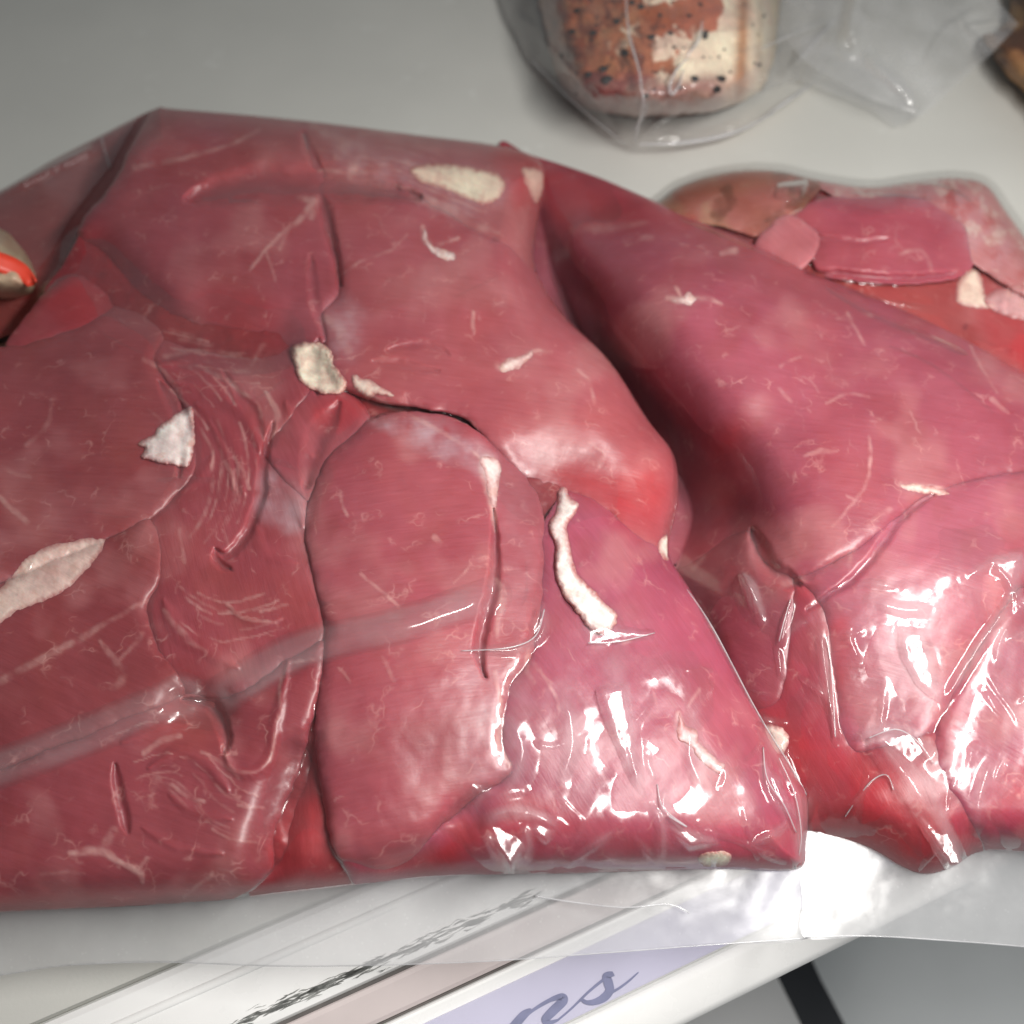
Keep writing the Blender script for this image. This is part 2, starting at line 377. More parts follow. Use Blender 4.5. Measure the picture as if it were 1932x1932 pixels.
# price label with the end of a handwritten word
lab = empty('price_label', tuple(q(0.1, PT['labT'][0], PT['labT'][1])))
tag(lab, 'lilac paper shelf label with dark script letters in the price rail', 'label')
lt, lb = PT['labT'], PT['labB']
mesh_l = sweep('card', band(sub(lt, lb, 0.02), sub(lt, lb, 0.95), 0.0006, -0.0001, 0.0001), LILAC, lab)
def on_lab(u, v, lift): return plane_hit(u, v, g1p + slope_n(30) * lift, slope_n(30))
def ribbon(name, crop, widths, parent):
    pts = catmull([(503 + x * 0.405, 1174 + y * 0.405) for x, y in crop], False, 8)
    ws = np.interp(np.linspace(0, 1, len(pts)), np.linspace(0, 1, len(widths)), widths)
    vs, fs = [], []
    for i, p in enumerate(pts):
        t = pts[min(i + 1, len(pts) - 1)] - pts[max(i - 1, 0)]; t = t / (np.linalg.norm(t) + 1e-9)
        nn = np.array([-t[1], t[0]]) * ws[i]
        vs += [on_lab(*(p + nn), 0.0008), on_lab(*(p - nn), 0.0008)]
    for i in range(len(pts) - 1): fs.append((2 * i, 2 * i + 1, 2 * i + 3, 2 * i + 2))
    return vs, fs
def letter(name, strokes):
    V_, F_ = [], []
    for k, (crop, wd) in enumerate(strokes):
        vs, fs = ribbon(name, crop, wd, lab); b = len(V_)
        V_ += [v + slope_n(30) * 0.00008 * k for v in vs]; F_ += [tuple(i + b for i in f) for f in fs]
    o = mesh_py('letter', V_, F_, INK, lab); o['label'] = name
letter('script letter n', [([(1090, 1960), (1150, 1885), (1200, 1828), (1235, 1806)], [9, 9, 8, 4]),
                           ([(1150, 1890), (1230, 1815), (1320, 1760), (1375, 1745), (1380, 1765), (1335, 1810), (1300, 1848), (1312, 1866), (1360, 1852)], [2, 3, 4, 7, 9, 9, 8, 5, 2])])
letter('script letter s', [([(1355, 1855), (1420, 1800), (1500, 1722), (1570, 1665), (1618, 1638)], [2, 2, 2.5, 3, 4]),
                           ([(1615, 1634), (1585, 1648), (1592, 1680), (1598, 1715), (1572, 1748), (1530, 1768), (1490, 1770), (1462, 1752)], [3, 8, 9, 8, 8, 6, 4, 3]),
                           ([(1585, 1735), (1640, 1705), (1690, 1668), (1732, 1630)], [3, 2.5, 2, 1.2])])
# clear strip that holds the label in
CLEAR = film_material('clear_strip', rough=0.1, refl=1.2, haze=0.02, bump=0.02)
sweep('label_cover', band(sub(lt, lb, -0.02), sub(lt, lb, 1.0), 0.0026, -0.0022, 0.0002), CLEAR, rail)

# below the rail: cabinet panel, black strip standing for the shade in a gap, floor (all out of focus)
FLOOR = solid('grey_floor', (0.78, 0.81, 0.82), 0.5, 0.12, 5.0, dirt=((0.5, 0.5, 0.47), 12.0, 0.62, 0.5))
PANEL = solid('cabinet_panel', (0.80, 0.80, 0.80), 0.5, 0.02, 10.0)
DARK = solid('gap_shade', (0.02, 0.024, 0.032), 0.5, 0.1, 10.0)
def quad_img(name, uv, z, mat, th):
    top = [P(u, v, z) for u, v in uv]; bot = [p - np.array([0, 0, th]) for p in top]; n = len(top)
    return mesh_py(name, top + bot, [tuple(range(n))[::-1], tuple(range(n, 2 * n))] + [(i, (i + 1) % n, n + (i + 1) % n, n + i) for i in range(n)], mat)
f = mesh_py('floor', [(-6, -6, -0.50), (6, -6, -0.50), (6, 6, -0.50), (-6, 6, -0.50)], [(0, 1, 2, 3)], FLOOR); tag(f, kind='structure')
pnl = quad_img('cabinet_panel', [(700, 2250), (1180, 1950), (1435, 1780), (1476, 1862), (1512, 1935), (1640, 2250)], -0.30, PANEL, 0.05); tag(pnl, 'pale lower cabinet panel below the price rail', 'panel')
drk = quad_img('gap_strip', [(1440, 1780), (1476, 1860), (1514, 1935), (1650, 2250), (1760, 2250), (1595, 1935), (1550, 1850), (1500, 1740)], -0.34, DARK, 0.05); tag(drk, 'black strip for the shaded gap beside the pale panel above the grey floor', 'strip')

# ------------------------------------------------------------------ height sheets of the meat packs
S = 3.0
us = np.arange(-260, 2210, S); vs_ = np.arange(120, 1900, S)
U, V = np.meshgrid(us, vs_)
WU = U + 5 * fbm(U, V, 60, 1) + 2.0 * fbm(U, V, 16, 7); WV = V + 5 * fbm(U, V, 60, 2) + 2.0 * fbm(U, V, 16, 9)   # natural wobble of cut edges

def rough_poly(pts, n=5, wob=True): return sdf(catmull(pts, True, n), WU if wob else U, WV if wob else V)

FAT = np.zeros(U.shape); FATZ = np.zeros(U.shape); BLOOD = np.zeros(U.shape); MEMB = np.zeros(U.shape); CREASE = np.zeros(U.shape)
def win(pts, pad):
    p = np.array(pts); x0, y0 = p.min(0) - pad; x1, y1 = p.max(0) + pad
    i0, i1 = max(int((y0 - vs_[0]) / S), 0), min(int((y1 - vs_[0]) / S) + 2, U.shape[0])
    j0, j1 = max(int((x0 - us[0]) / S), 0), min(int((x1 - us[0]) / S) + 2, U.shape[1])
    return slice(i0, max(i1, i0)), slice(j0, max(j1, j0))
def stroke(F, pts, width, amt, mode='max', soft=0.6, wob=True, smooth=True):
    """a soft line of the given half width(s) into field F"""
    if smooth and len(pts) > 2: 
        n0 = len(pts); pts = catmull(pts, False, 4)
    wl = np.atleast_1d(np.array(width, float)); wl = np.interp(np.linspace(0, 1, len(pts)), np.linspace(0, 1, len(wl)) if len(wl) > 1 else [0], wl) if len(wl) > 1 else np.full(len(pts), wl[0])
    w_ = win(pts, wl.max() * 3 + 8)
    if U[w_].size == 0: return
    d, wd = polydist(pts, (WU if wob else U)[w_], (WV if wob else V)[w_], wl)
    k = amt * (1 - sstep(1 - soft, 1 + soft, d / (wd + 1e-6)))
    F[w_] = np.maximum(F[w_], k) if mode == 'max' else F[w_] + k
def blob(F, pts, amt, soft=20, wob=True, mode='max'):
    w_ = win(pts, soft * 2 + 10)
    d = sdf(catmull(pts, True, 4), (WU if wob else U)[w_], (WV if wob else V)[w_])
    k = amt * sstep(-soft, soft, d)
    F[w_] = np.maximum(F[w_], k) if mode == 'max' else F[w_] + k

# --- outlines of the packs
O1 = [(-270, 470), (-120, 415), (0, 360), (100, 302), (190, 256), (292, 206), (330, 206), (560, 226), (800, 256), (925, 272), (1000, 292), (1030, 330), (1015, 420), (1010, 505), (1060, 590), (1150, 682), (1222, 792),
      (1272, 862), (1278, 950), (1262, 1040), (1300, 1110), (1345, 1185), (1430, 1345), (1500, 1455), (1526, 1500), (1520, 1590), (1505, 1640), (1380, 1640), (1250, 1642), (1080, 1648), (950, 1650), (800, 1656), (600, 1678), (400, 1700), (200, 1712), (0, 1722), (-270, 1745)]
O2 = [(940, 275), (1000, 292), (1130, 335), (1300, 408), (1430, 462), (1530, 512), (1650, 560), (1780, 620), (1932, 702), (2220, 860), (2220, 1612), (1932, 1608), (1880, 1606), (1838, 1612), (1795, 1638), (1745, 1650), (1700, 1636),
      (1655, 1610), (1600, 1590), (1545, 1580), (1500, 1560), (1380, 1380), (1200, 1050), (1050, 700), (960, 450)]
O3 = [(1180, 470), (1255, 372), (1310, 340), (1390, 322), (1470, 322), (1540, 338), (1640, 352), (1720, 342), (1800, 335), (1860, 348), (1900, 400), (1960, 480), (2060, 600), (2180, 760), (2180, 900), (1500, 700)]
H1 = tps([(-200, 700, .046), (0, 600, .044), (100, 800, .050), (300, 260, .046), (300, 450, .052), (600, 300, .050), (900, 330, .046), (600, 550, .058), (900, 600, .056), (1150, 800, .050), (800, 1000, .062), (400, 900, .056), (0, 1200, .054),
          (400, 1300, .056), (800, 1300, .060), (1100, 1150, .052), (1300, 1300, .046), (1400, 1450, .040), (1200, 1500, .047), (800, 1550, .050), (400, 1550, .050), (0, 1550, .048), (-250, 1300, .050), (-250, 1600, .046), (1480, 1560, .034), (1000, 1640, .042), (1100, 960, .050)], U, V)
F1 = tps([(-200, 450, .002), (200, 250, .002), (300, 206, .012), (600, 230, .014), (1000, 290, .012), (1100, 620, .026), (1250, 850, .030), (1270, 1040, .030), (1400, 1300, .028), (1520, 1520, .022), (1500, 1640, .016), (1000, 1650, .020), (400, 1700, .022), (-200, 1740, .022)], U, V)
H2 = tps([(1020, 350, .006), (1040, 450, .002), (1075, 560, .002), (1100, 620, .003), (1200, 760, .004), (1290, 900, .004), (1310, 1010, .010), (1150, 400, .014), (1095, 460, .024), (1140, 500, .036), (1165, 590, .040), (1255, 700, .045), (1345, 800, .047), (1450, 850, .051), (1450, 950, .044), (1390, 960, .020), (1370, 870, .030), (1500, 560, .046), (1500, 750, .052), (1700, 700, .050), (1900, 780, .047), (1700, 900, .052),
          (1900, 950, .049), (2100, 1000, .046), (1600, 1120, .050), (1750, 1080, .053), (1900, 1060, .051), (1660, 1250, .046), (1680, 1380, .038), (1780, 1250, .046), (1900, 1350, .041), (2100, 1400, .045), (1400, 1150, .033), (1430, 1300, .030), (1520, 1300, .036), (1500, 1500, .022), (1650, 1500, .036), (1800, 1500, .040), (1740, 1620, .028), (1950, 1560, .036)], U, V)
F2 = tps([(1000, 290, .006), (1300, 410, .020), (1600, 540, .026), (1932, 702, .024), (2200, 860, .02), (2200, 1600, .016), (1740, 1650, .012), (1540, 1580, .010), (1300, 1200, .012), (1000, 500, .006)], U, V)
H3 = tps([(1300, 380, .024), (1440, 360, .030), (1480, 460, .026), (1600, 420, .034), (1700, 400, .035), (1650, 500, .032), (1850, 400, .030), (1900, 500, .030), (1850, 560, .024), (2050, 700, .024), (1500, 700, .02)], U, V)
F3 = 0.004
d1 = sdf(catmull(O1, True, 6), U, V); d2 = sdf(catmull(O2, True, 6), U, V); d3 = sdf(catmull(O3, True, 6), U, V)
und = 0.0016 * fbm(U, V, 210, 21, 2)
R1 = np.where(V < 700, 70.0, 110.0); R1 = blur(R1, 40, 2)
B1 = F1 + (H1 - F1 + und) * prof(d1 / R1)
B2 = F2 + (H2 - F2 + und) * prof(d2 / 85)
B3 = F3 + (H3 - F3 + und * 0.6) * prof(d3 / 60)
# the back left flank of the first pack falls away from its upper cut edge
edgeL = [(320, 160), (300, 206), (232, 325), (150, 432), (112, 500), (80, 540), (40, 640), (-260, 720), (-260, 120), (320, 120)]
dE = sdf(np.array(edgeL, float), U, V)
flank = 0.004 + np.clip(d1, 0, 400) * 0.00008 + .004 * prof(np.clip(d1, 0, 60) / 60)

# --- strokes: fat lines, fascia, blood
st = stroke
HOLLOW = np.zeros(U.shape)
# creases pressed into the surface (depth in mm)
for pts, wd, dp in [
    ([(355, 378), (420, 358), (500, 345), (600, 346), (690, 352), (790, 372)], 24, 3.6),
    ([(572, 252), (585, 290), (602, 335), (606, 370), (622, 420), (632, 470), (645, 540)], 9, 2.4),
    ([(585, 480), (592, 560), (612, 640)], 7, .8),
    ([(932, 960), (936, 1040), (932, 1110), (915, 1170), (903, 1225), (918, 1280)], 9, 2.6),
    ([(515, 800), (502, 860), (486, 950), (462, 1010), (430, 1048), (408, 1038)], 8, 1.8),
    ([(408, 1038), (415, 1060), (440, 1075)], 6, 1.6),
    ([(215, 1440), (222, 1490), (235, 1545), (240, 1570)], 8, 1.3),
    ([(345, 1320), (400, 1330), (425, 1390), (420, 1420)], 9, 2.5),
    ([(700, 680), (760, 690), (830, 700)], 7, 1.0), ([(730, 660), (800, 650), (850, 670)], 6, 0.8),
    ([(1760, 935), (1700, 980), (1640, 1060), (1585, 1110), (1520, 1150)], 7, 1.4),
    ([(600, 640), (590, 700), (600, 745)], 6, 1.2), ([(340, 760), (350, 800), (340, 900)], 8, 1.2),
    ([(300, 720), (330, 770), (345, 850)], 8, 1.4), ([(420, 700), (470, 770), (500, 830)], 7, 1.0), ([(380, 690), (420, 720), (440, 760)], 6, 0.8),
    ([(1520, 515), (1610, 522), (1720, 526), (1800, 515)], 7, 2.0), ([(1540, 445), (1600, 455), (1680, 452)], 5, 0.8),
    ([(170, 480), (205, 515), (262, 572), (340, 622), (430, 648), (520, 640)], 42, 5.5), ([(400, 590), (470, 610), (530, 625)], 45, 4.0),
    ([(1010, 905), (1090, 900), (1190, 930), (1250, 980)], 62, 4.0), ([(560, 1430), (530, 1530), (505, 1620)], 30, 4.0), ([(345, 1325), (400, 1340)], 30, 4.0),
    ([(880, 1540), (840, 1600), (760, 1640)], 26, 3.0), ([(1420, 1000), (1450, 1070), (1510, 1100)], 16, 2.5), ([(640, 760), (600, 830), (575, 920)], 16, 1.5),
]:
    if wd < 25: st(CREASE, pts, np.array([.25, .8, 1, 1, .8, .25]) * wd, dp * 0.001, soft=0.95)
    else: st(HOLLOW, pts, wd, dp * 0.001, soft=0.98)
CREASE = CREASE + 1.6 * blur(HOLLOW, 6, 2)
# folds that stand up a little, in the torn fibrous middle piece and the lower left
FOLD = np.zeros(U.shape)
for pts, wd, h in [
    ([(300, 690), (360, 670), (430, 655), (520, 660)], 10, 1.2), ([(330, 720), (400, 735), (460, 780), (500, 860)], 11, 1.4), ([(370, 760), (420, 800), (450, 860), (460, 930)], 12, 1.3),
    ([(395, 790), (430, 860), (440, 920)], 8, 1.2), ([(340, 930), (380, 900), (400, 860)], 9, 0.9), ([(520, 880), (560, 930), (570, 990)], 14, 1.4), ([(480, 990), (500, 1040), (560, 1060)], 10, 0.9),
    ([(310, 1130), (340, 1190), (400, 1230), (450, 1260)], 14, 1.3), ([(430, 1140), (480, 1170), (530, 1165)], 9, 0.9), ([(545, 1250), (528, 1330), (512, 1420), (482, 1458), (440, 1452), (418, 1405)], 10, 1.5),
    ([(230, 1400), (300, 1370), (360, 1365)], 12, 1.2), ([(280, 1450), (340, 1420), (390, 1440), (430, 1490)], 11, 1.2), ([(320, 1500), (370, 1530), (440, 1545)], 9, 1.0), ([(270, 1560), (340, 1600), (420, 1610)], 9, 0.9),
    ([(330, 620), (380, 650), (440, 655)], 9, 1.0), ([(540, 760), (560, 820), (590, 860)], 14, 1.2),
]: st(FOLD, pts, np.array([.25, .8, 1, 1, .8, .25]) * wd, h * 0.001, soft=0.95)
# traced fat lines
for pts, wd, a in [
    ([(255, 318), (330, 305), (400, 282), (455, 262), (490, 240)], [7, 5, 4, 4], .55), ([(590, 385), (560, 420), (530, 440), (500, 470), (470, 510)], [9, 7, 5, 4, 3], .8), ([(540, 440), (528, 470)], 4, .6), ([(560, 372), (595, 380), (588, 412)], [5, 9, 6], .7),
    ([(500, 470), (512, 505), (520, 530)], 3, .45), ([(640, 520), (690, 490), (740, 470), (770, 445)], 3, .4),
    ([(640, 270), (665, 300), (660, 330)], [14, 16, 10], .7), ([(590, 240), (640, 262), (700, 285)], 8, .45), ([(780, 372), (830, 385), (890, 420), (940, 440)], [8, 14, 10, 6], .5),
    ([(800, 430), (806, 455), (830, 475), (855, 482)], [7, 8, 8, 6], 1.0), ([(815, 462), (845, 455), (868, 447)], 4, .9),
    ([(890, 590), (893, 630)], 4, .6), ([(945, 690), (970, 685), (1000, 668), (1040, 665)], [14, 12, 5, 3], .85), ([(612, 600), (640, 620), (655, 660)], [10, 14, 10], .35),
    ([(1090, 700), (1110, 720), (1120, 760)], 4, .5), ([(1110, 830), (1140, 855), (1130, 880)], 4, .5), ([(1150, 840), (1130, 870)], 3, .4),
    ([(700, 745), (735, 765), (820, 805), (890, 850), (915, 880)], [4, 5, 4, 4], .55), ([(915, 870), (925, 910), (930, 950), (935, 1000)], [14, 16, 9, 4], .9), ([(940, 1090), (950, 1130), (935, 1200)], [4, 9, 4], .6),
    ([(640, 925), (655, 970)], 4, .5), ([(680, 1085), (720, 1115), (750, 1140)], 4, .5), ([(820, 1015), (840, 1030)], 6, .5), ([(855, 1100), (880, 1075), (890, 1050)], 2.5, .5), ([(640, 1260), (660, 1290)], 3, .4), ([(720, 1240), (745, 1285)], 4, .4),
    ([(1000, 1225), (995, 1260), (1010, 1285)], [6, 6, 4], .7), ([(935, 1270), (945, 1340), (940, 1400), (960, 1440)], [6, 6, 9, 6], .75), ([(1020, 1260), (1045, 1310), (1055, 1340)], 3.5, .55), ([(1010, 1250), (1040, 1290)], 4, .5),
    ([(1280, 1345), (1290, 1380), (1330, 1420), (1360, 1450)], [7, 18, 8, 5], .8), ([(1300, 1330), (1320, 1300)], 4, .5), ([(1225, 1290), (1240, 1340)], 4, .4),
    ([(0, 1285), (60, 1255), (140, 1212), (220, 1165), (280, 1130)], [9, 8, 7, 4], .45), ([(0, 935), (30, 965), (50, 985)], 6, .5), ([(100, 750), (90, 800), (50, 840)], 5, .35), ([(0, 880), (25, 890), (55, 900)], 4, .35), ([(190, 1210), (230, 1270), (210, 1300)], [4, 12, 5], .35), ([(270, 1195), (220, 1250)], 5, .3),
    ([(545, 1250), (528, 1290), (528, 1340), (512, 1420), (482, 1458), (440, 1452), (418, 1405)], [3, 4, 4, 4, 4, 3], .6), ([(545, 1252), (600, 1240)], 3.5, .6),
    ([(380, 1420), (420, 1440), (450, 1470)], 4, .5), ([(325, 1480), (350, 1500), (385, 1512)], 5, .5), ([(340, 1390), (300, 1400), (270, 1420)], 6, .5), ([(290, 1490), (300, 1470)], 9, .35), ([(470, 1520), (430, 1500), (400, 1470)], 3, .4),
    ([(130, 1610), (190, 1605), (230, 1625), (265, 1645), (270, 1665)], [5, 10, 6, 8, 4], .75), ([(200, 1590), (215, 1570)], 10, .5), ([(265, 1640), (280, 1620)], 5, .5), ([(350, 1690), (390, 1660), (400, 1645)], 4, .45), ([(80, 1650), (160, 1645)], 4, .35),
    ([(310, 1150), (340, 1190), (390, 1230)], [4, 9, 5], .5), ([(430, 1140), (460, 1165), (520, 1170)], 4, .55), ([(490, 1150), (540, 1140)], 4, .45), ([(380, 810), (400, 850), (400, 890)], 4, .55), ([(420, 870), (440, 900), (438, 930)], 5, .6), ([(455, 880), (470, 920)], 4, .5), ([(340, 1000), (350, 1060)], 4, .4), ([(420, 1000), (435, 1040)], 4, .4), ([(440, 860), (460, 890)], 4, .5),
    ([(500, 740), (520, 780), (515, 830)], [4, 8, 3], .5), ([(270, 680), (310, 700), (340, 740)], 5, .45), ([(430, 720), (480, 760), (500, 830)], [6, 5, 3], .5), ([(310, 670), (380, 660), (450, 670)], 5, .4), ([(340, 640), (400, 650)], 5, .3), ([(500, 650), (470, 690)], 5, .5), ([(390, 700), (420, 715)], 6, .35),
    ([(1260, 560), (1290, 565), (1330, 560), (1362, 572)], [5, 9, 6, 4], .85), ([(1285, 555), (1275, 540)], 4, .7), ([(1365, 480), (1390, 475)], 6, .8), ([(1600, 590), (1615, 620), (1630, 650)], 3.5, .55), ([(1580, 600), (1610, 605)], 3, .4),
    ([(1470, 690), (1490, 680), (1510, 672)], 3, .5), ([(1520, 860), (1550, 850), (1580, 848)], [3, 6, 2], .6), ([(1555, 850), (1548, 870)], 3, .5), ([(1640, 820), (1643, 860), (1640, 900), (1620, 940), (1570, 990)], [3, 4, 4, 4, 3], .6), ([(1600, 935), (1630, 950)], 3, .5),
    ([(1700, 915), (1740, 920), (1790, 925)], [5, 8, 3], .9), ([(1640, 990), (1680, 960)], 7, .35), ([(1870, 750), (1900, 780)], [6, 4], .6), ([(1830, 650), (1850, 690), (1880, 740)], 3, .4), ([(1470, 735), (1490, 760)], 4, .4), ([(1560, 760), (1600, 745), (1640, 750)], 3, .45),
    ([(1600, 1070), (1610, 1030)], 5, .4), ([(1520, 1090), (1480, 1100)], 8, .35), ([(1330, 1045), (1310, 1070)], 6, .5), ([(1700, 480), (1740, 475), (1760, 515)], 4, .5),
    ([(1080, 430), (1150, 428), (1220, 420)], [10, 12, 5], .35), ([(1180, 455), (1230, 450)], 6, .3),
]: st(FAT, pts, np.array(wd) * .8, a * .55)
# random marbling twigs
rg = np.random.default_rng(11)
def twig(x, y, ang, ln, w0, amt, depth=0):
    pts = [(x, y)]
    for k in range(4):
        ang += rg.normal(0, .45); x += math.cos(ang) * ln / 4; y += math.sin(ang) * ln / 4; pts.append((x, y))
        if depth < 1 and rg.random() < .4: twig(x, y, ang + rg.choice([-1, 1]) * rg.uniform(.6, 1.3), ln * .5, w0 * .8, amt * .8, depth + 1)
    st(FAT, pts, [w0, w0 * .6], amt, smooth=False)
for k in range(45):
    x, y = rg.uniform(-240, 2150), rg.uniform(230, 1660)
    if rg.random() < 0.35: x, y = rg.normal(1620, 130), rg.normal(780, 130)
    twig(x, y, rg.uniform(0, 6.3), rg.uniform(15, 55), rg.uniform(1.4, 2.3), rg.uniform(.06, .24))
# fibrous strands where the muscle is torn across
def strands(path, width, n, amt, ln=60):
    p = catmull(path, False, 8)
    for k in range(n):
        i = rg.integers(0, len(p) - 6); j = min(i + rg.integers(4, 12), len(p) - 1); off = rg.normal(0, width)
        t = p[j] - p[i]; nn = np.array([-t[1], t[0]]) / (np.linalg.norm(t) + 1e-6)
        st(FAT, [tuple(a + nn * off) for a in p[i:j]], rg.uniform(1.5, 3), rg.uniform(.2, 1) * amt, smooth=False)
strands([(350, 700), (420, 770), (450, 860), (440, 960), (400, 1040)], 34, 20, .36)
strands([(300, 660), (400, 680), (500, 690)], 22, 10, .34)
strands([(330, 1130), (420, 1180), (540, 1150)], 40, 9, .3)
strands([(240, 1480), (330, 1460), (420, 1540), (500, 1560)], 45, 16, .3)
strands([(600, 300), (760, 310), (940, 380)], 26, 22, .4)
# fascia / silverskin
blob(MEMB, [(700, 795), (760, 785), (850, 800), (930, 860), (925, 905), (880, 880), (800, 850), (735, 812)], .75, 14)
blob(MEMB, [(500, 890), (540, 905), (575, 950), (560, 1000), (510, 990), (480, 950)], .6, 18)
blob(MEMB, [(612, 580), (650, 560), (690, 600), (660, 680), (620, 660)], .4, 18)
blob(MEMB, [(620, 245), (760, 290), (960, 330), (900, 420), (780, 370), (650, 330)], .35, 30)
blob(MEMB, [(945, 880), (1010, 960), (1020, 1120), (960, 1190), (940, 1060)], .16, 25)
blob(MEMB, [(1590, 370), (1840, 360), (1930, 500), (1860, 500), (1760, 400)], .35, 30)
blob(MEMB, [(960, 1250), (1010, 1330), (990, 1450), (900, 1500), (860, 1420), (880, 1250)], .3, 40)
# blood and deep red muscle
for pts, a, s in [
    ([(1030, 890), (1120, 880), (1230, 870), (1262, 930), (1235, 1000), (1160, 985), (1090, 930)], 1.0, 40), ([(140, 440), (200, 430), (240, 500), (200, 520)], .8, 30), ([(400, 570), (480, 560), (540, 610), (500, 650), (420, 640)], .8, 35),
    ([(90, 560), (180, 525), (230, 560), (140, 620)], .6, 20), ([(600, 760), (660, 745), (700, 770), (640, 810), (600, 800)], .8, 18), ([(820, 1600), (870, 1540), (940, 1560), (960, 1640), (840, 1650), (650, 1650)], .95, 20), ([(520, 1560), (600, 1500), (630, 1600), (700, 1640), (520, 1650)], .75, 24),
    ([(960, 1500), (1200, 1560), (1480, 1560), (1500, 1640), (960, 1650)], .6, 40), ([(1300, 1050), (1390, 1010), (1400, 800), (1330, 860)], .7, 35), ([(1010, 320), (1150, 350), (1300, 420), (1200, 430), (1060, 420)], 1.0, 30),
    ([(1450, 1340), (1600, 1420), (1700, 1440), (1780, 1560), (1740, 1640), (1560, 1580)], .85, 40), ([(1900, 1460), (2100, 1440), (2100, 1560), (1900, 1540)], .8, 60), ([(1830, 540), (1932, 590), (1960, 700), (1860, 640)], 1.0, 25),
    ([(-100, 1690), (200, 1680), (420, 1680), (0, 1740)], .7, 20), ([(940, 270), (1010, 290), (1060, 340), (1020, 380), (960, 380)], .8, 20), ([(1560, 1180), (1600, 1170), (1610, 1260), (1570, 1300)], .8, 20), ([(1440, 1010), (1470, 1080), (1540, 1095), (1500, 1130), (1430, 1070)], .6, 20),
    ([(840, 560), (920, 570), (950, 620), (880, 640)], .3, 40), ([(1310, 440), (1500, 480), (1520, 540), (1400, 500)], .25, 40)]: blob(BLOOD, pts, a, s)
BLOOD *= np.clip(0.75 + 0.5 * fbm(U, V, 70, 33), 0, 1.2)
FATN = np.clip(FAT * (0.66 + 0.9 * fbm(U, V, 18, 41)), 0, 1); MEMBN = np.clip(MEMB * (0.7 + 0.8 * fbm(U, V, 26, 43)), 0, 1)

C_FAT = np.array([.66, .44, .40]); C_BLOOD = np.array([.40, .026, .034]); C_MEMB = np.array([.46, .30, .33])
def colour(base):
    c = (np.array(base) * (.78, .70, .82))[None, None] * (1 + 0.10 * fbm(U, V, 90, 51)[..., None]) * np.ones(U.shape + (1,))
    o = np.clip(fbm(U, V, 150, 57), 0, 1)[..., None] * 0.35
    c = c * (1 - o) + o * np.array([.40, .085, .065])
    pl = sstep(.05, .6, fbm(U, V, 120, 59))[..., None] * .5; c = c * (1 - pl) + pl * np.array([.43, .17, .175])
    dk = sstep(.1, .6, fbm(U, V, 75, 60))[..., None] * .22; c = c * (1 - dk) + dk * np.array([.24, .05, .045])
    b = BLOOD[..., None].clip(0, 1) * 0.85; c = c * (1 - b) + b * C_BLOOD
    m = MEMBN[..., None]; c = c * (1 - m) + m * C_MEMB
    f_ = FATN[..., None]; return np.clip(c * (1 - f_) + f_ * C_FAT, 0.004, 1)

Zall = {1: np.full(U.shape, -1.0), 2: np.full(U.shape, -1.0), 3: np.full(U.shape, -1.0)}
ZTOP = np.full(U.shape, -1.0)
def piece(pack, root, name, pts, base, col, crack=.006, r=26, bulge=.0, R=120, fibre=0.0, lift=0.0, mat=None, label=None, clip_to=None, grow=5, blot=None):
    crack = crack * .58 * np.clip(.62 + 1.0 * fbm(U, V, 95, 401), .12, 1.25); r *= .85; bulge *= .5
    d = rough_poly(pts) + grow
    if clip_to is not None: d = np.minimum(d, clip_to)
    dc = np.clip(d, 0, None)
    z = base + lift - crack * (1 - prof(dc / r)) + bulge * (prof(dc / R) - 0.6) - CREASE + FOLD * 0.55 + 0.0002 * fbm(U, V, 40, 61, 2) + FATN * 0.00025
    z = np.maximum(z, 0.0025)
    cc = colour(col)
    if blot:
        for bc, bs, bt, ba, sd in blot:
            k = (sstep(bt, bt + .5, fbm(WU + 16 * fbm(U, V, bs * .6, sd + 7), WV + 16 * fbm(U, V, bs * .6, sd + 9), bs, sd, 4)) * ba)[..., None]; cc = cc * (1 - k) + k * np.array(bc)
    o = grid_mesh(name, d, z, mat or MEAT, root, U, V, cc)
    o['fibre_angle'] = fibre
    if label: o['label'] = label
    Zall[pack] = np.where(d > 0, np.maximum(Zall[pack], z), Zall[pack])
    return o

# ------------------------------------------------------------------ pack 1, the large one in front
r1 = empty('pork_pack', tuple(P(700, 1100, 0.0)))
tag(r1, 'large vacuum pack of raw pork with a round medallion and white fat strips', 'meat pack')
Bf = np.where(dE > 0, np.minimum(B1, flank), B1)
pk = {}
def p1(name, pts, col, **kw):
    kw.setdefault('clip_to', d1); pk[name] = piece(1, r1, 'pork_piece', pts, kw.pop('base', B1), col, **kw); return pk[name]
p1('flank', [(-270, 470), (0, 352), (100, 296), (190, 250), (292, 198), (330, 198), (300, 300), (210, 430), (150, 520), (80, 600), (-20, 640), (-270, 760)], (.40, .085, .07), base=flank - 0.001, crack=.001, r=20, fibre=.4, label='dark maroon side of the pork block')
p1('upper_left', [(298, 200), (560, 222), (578, 262), (604, 332), (612, 400), (644, 540), (606, 590), (612, 640), (560, 652), (470, 642), (400, 622), (330, 606), (262, 556), (205, 500), (150, 436), (232, 326)], (.40, .10, .108), crack=.007, r=34, bulge=.004, fibre=.35, clip_to=np.minimum(d1, 12 - dE))
p1('upper_band', [(556, 220), (800, 250), (1000, 286), (1040, 330), (1020, 420), (1004, 512), (960, 470), (880, 432), (790, 378), (690, 356), (606, 350), (600, 320), (574, 262)], (.44, .14, .13), crack=.005, r=22, bulge=.003, fibre=.1, lift=-.002)
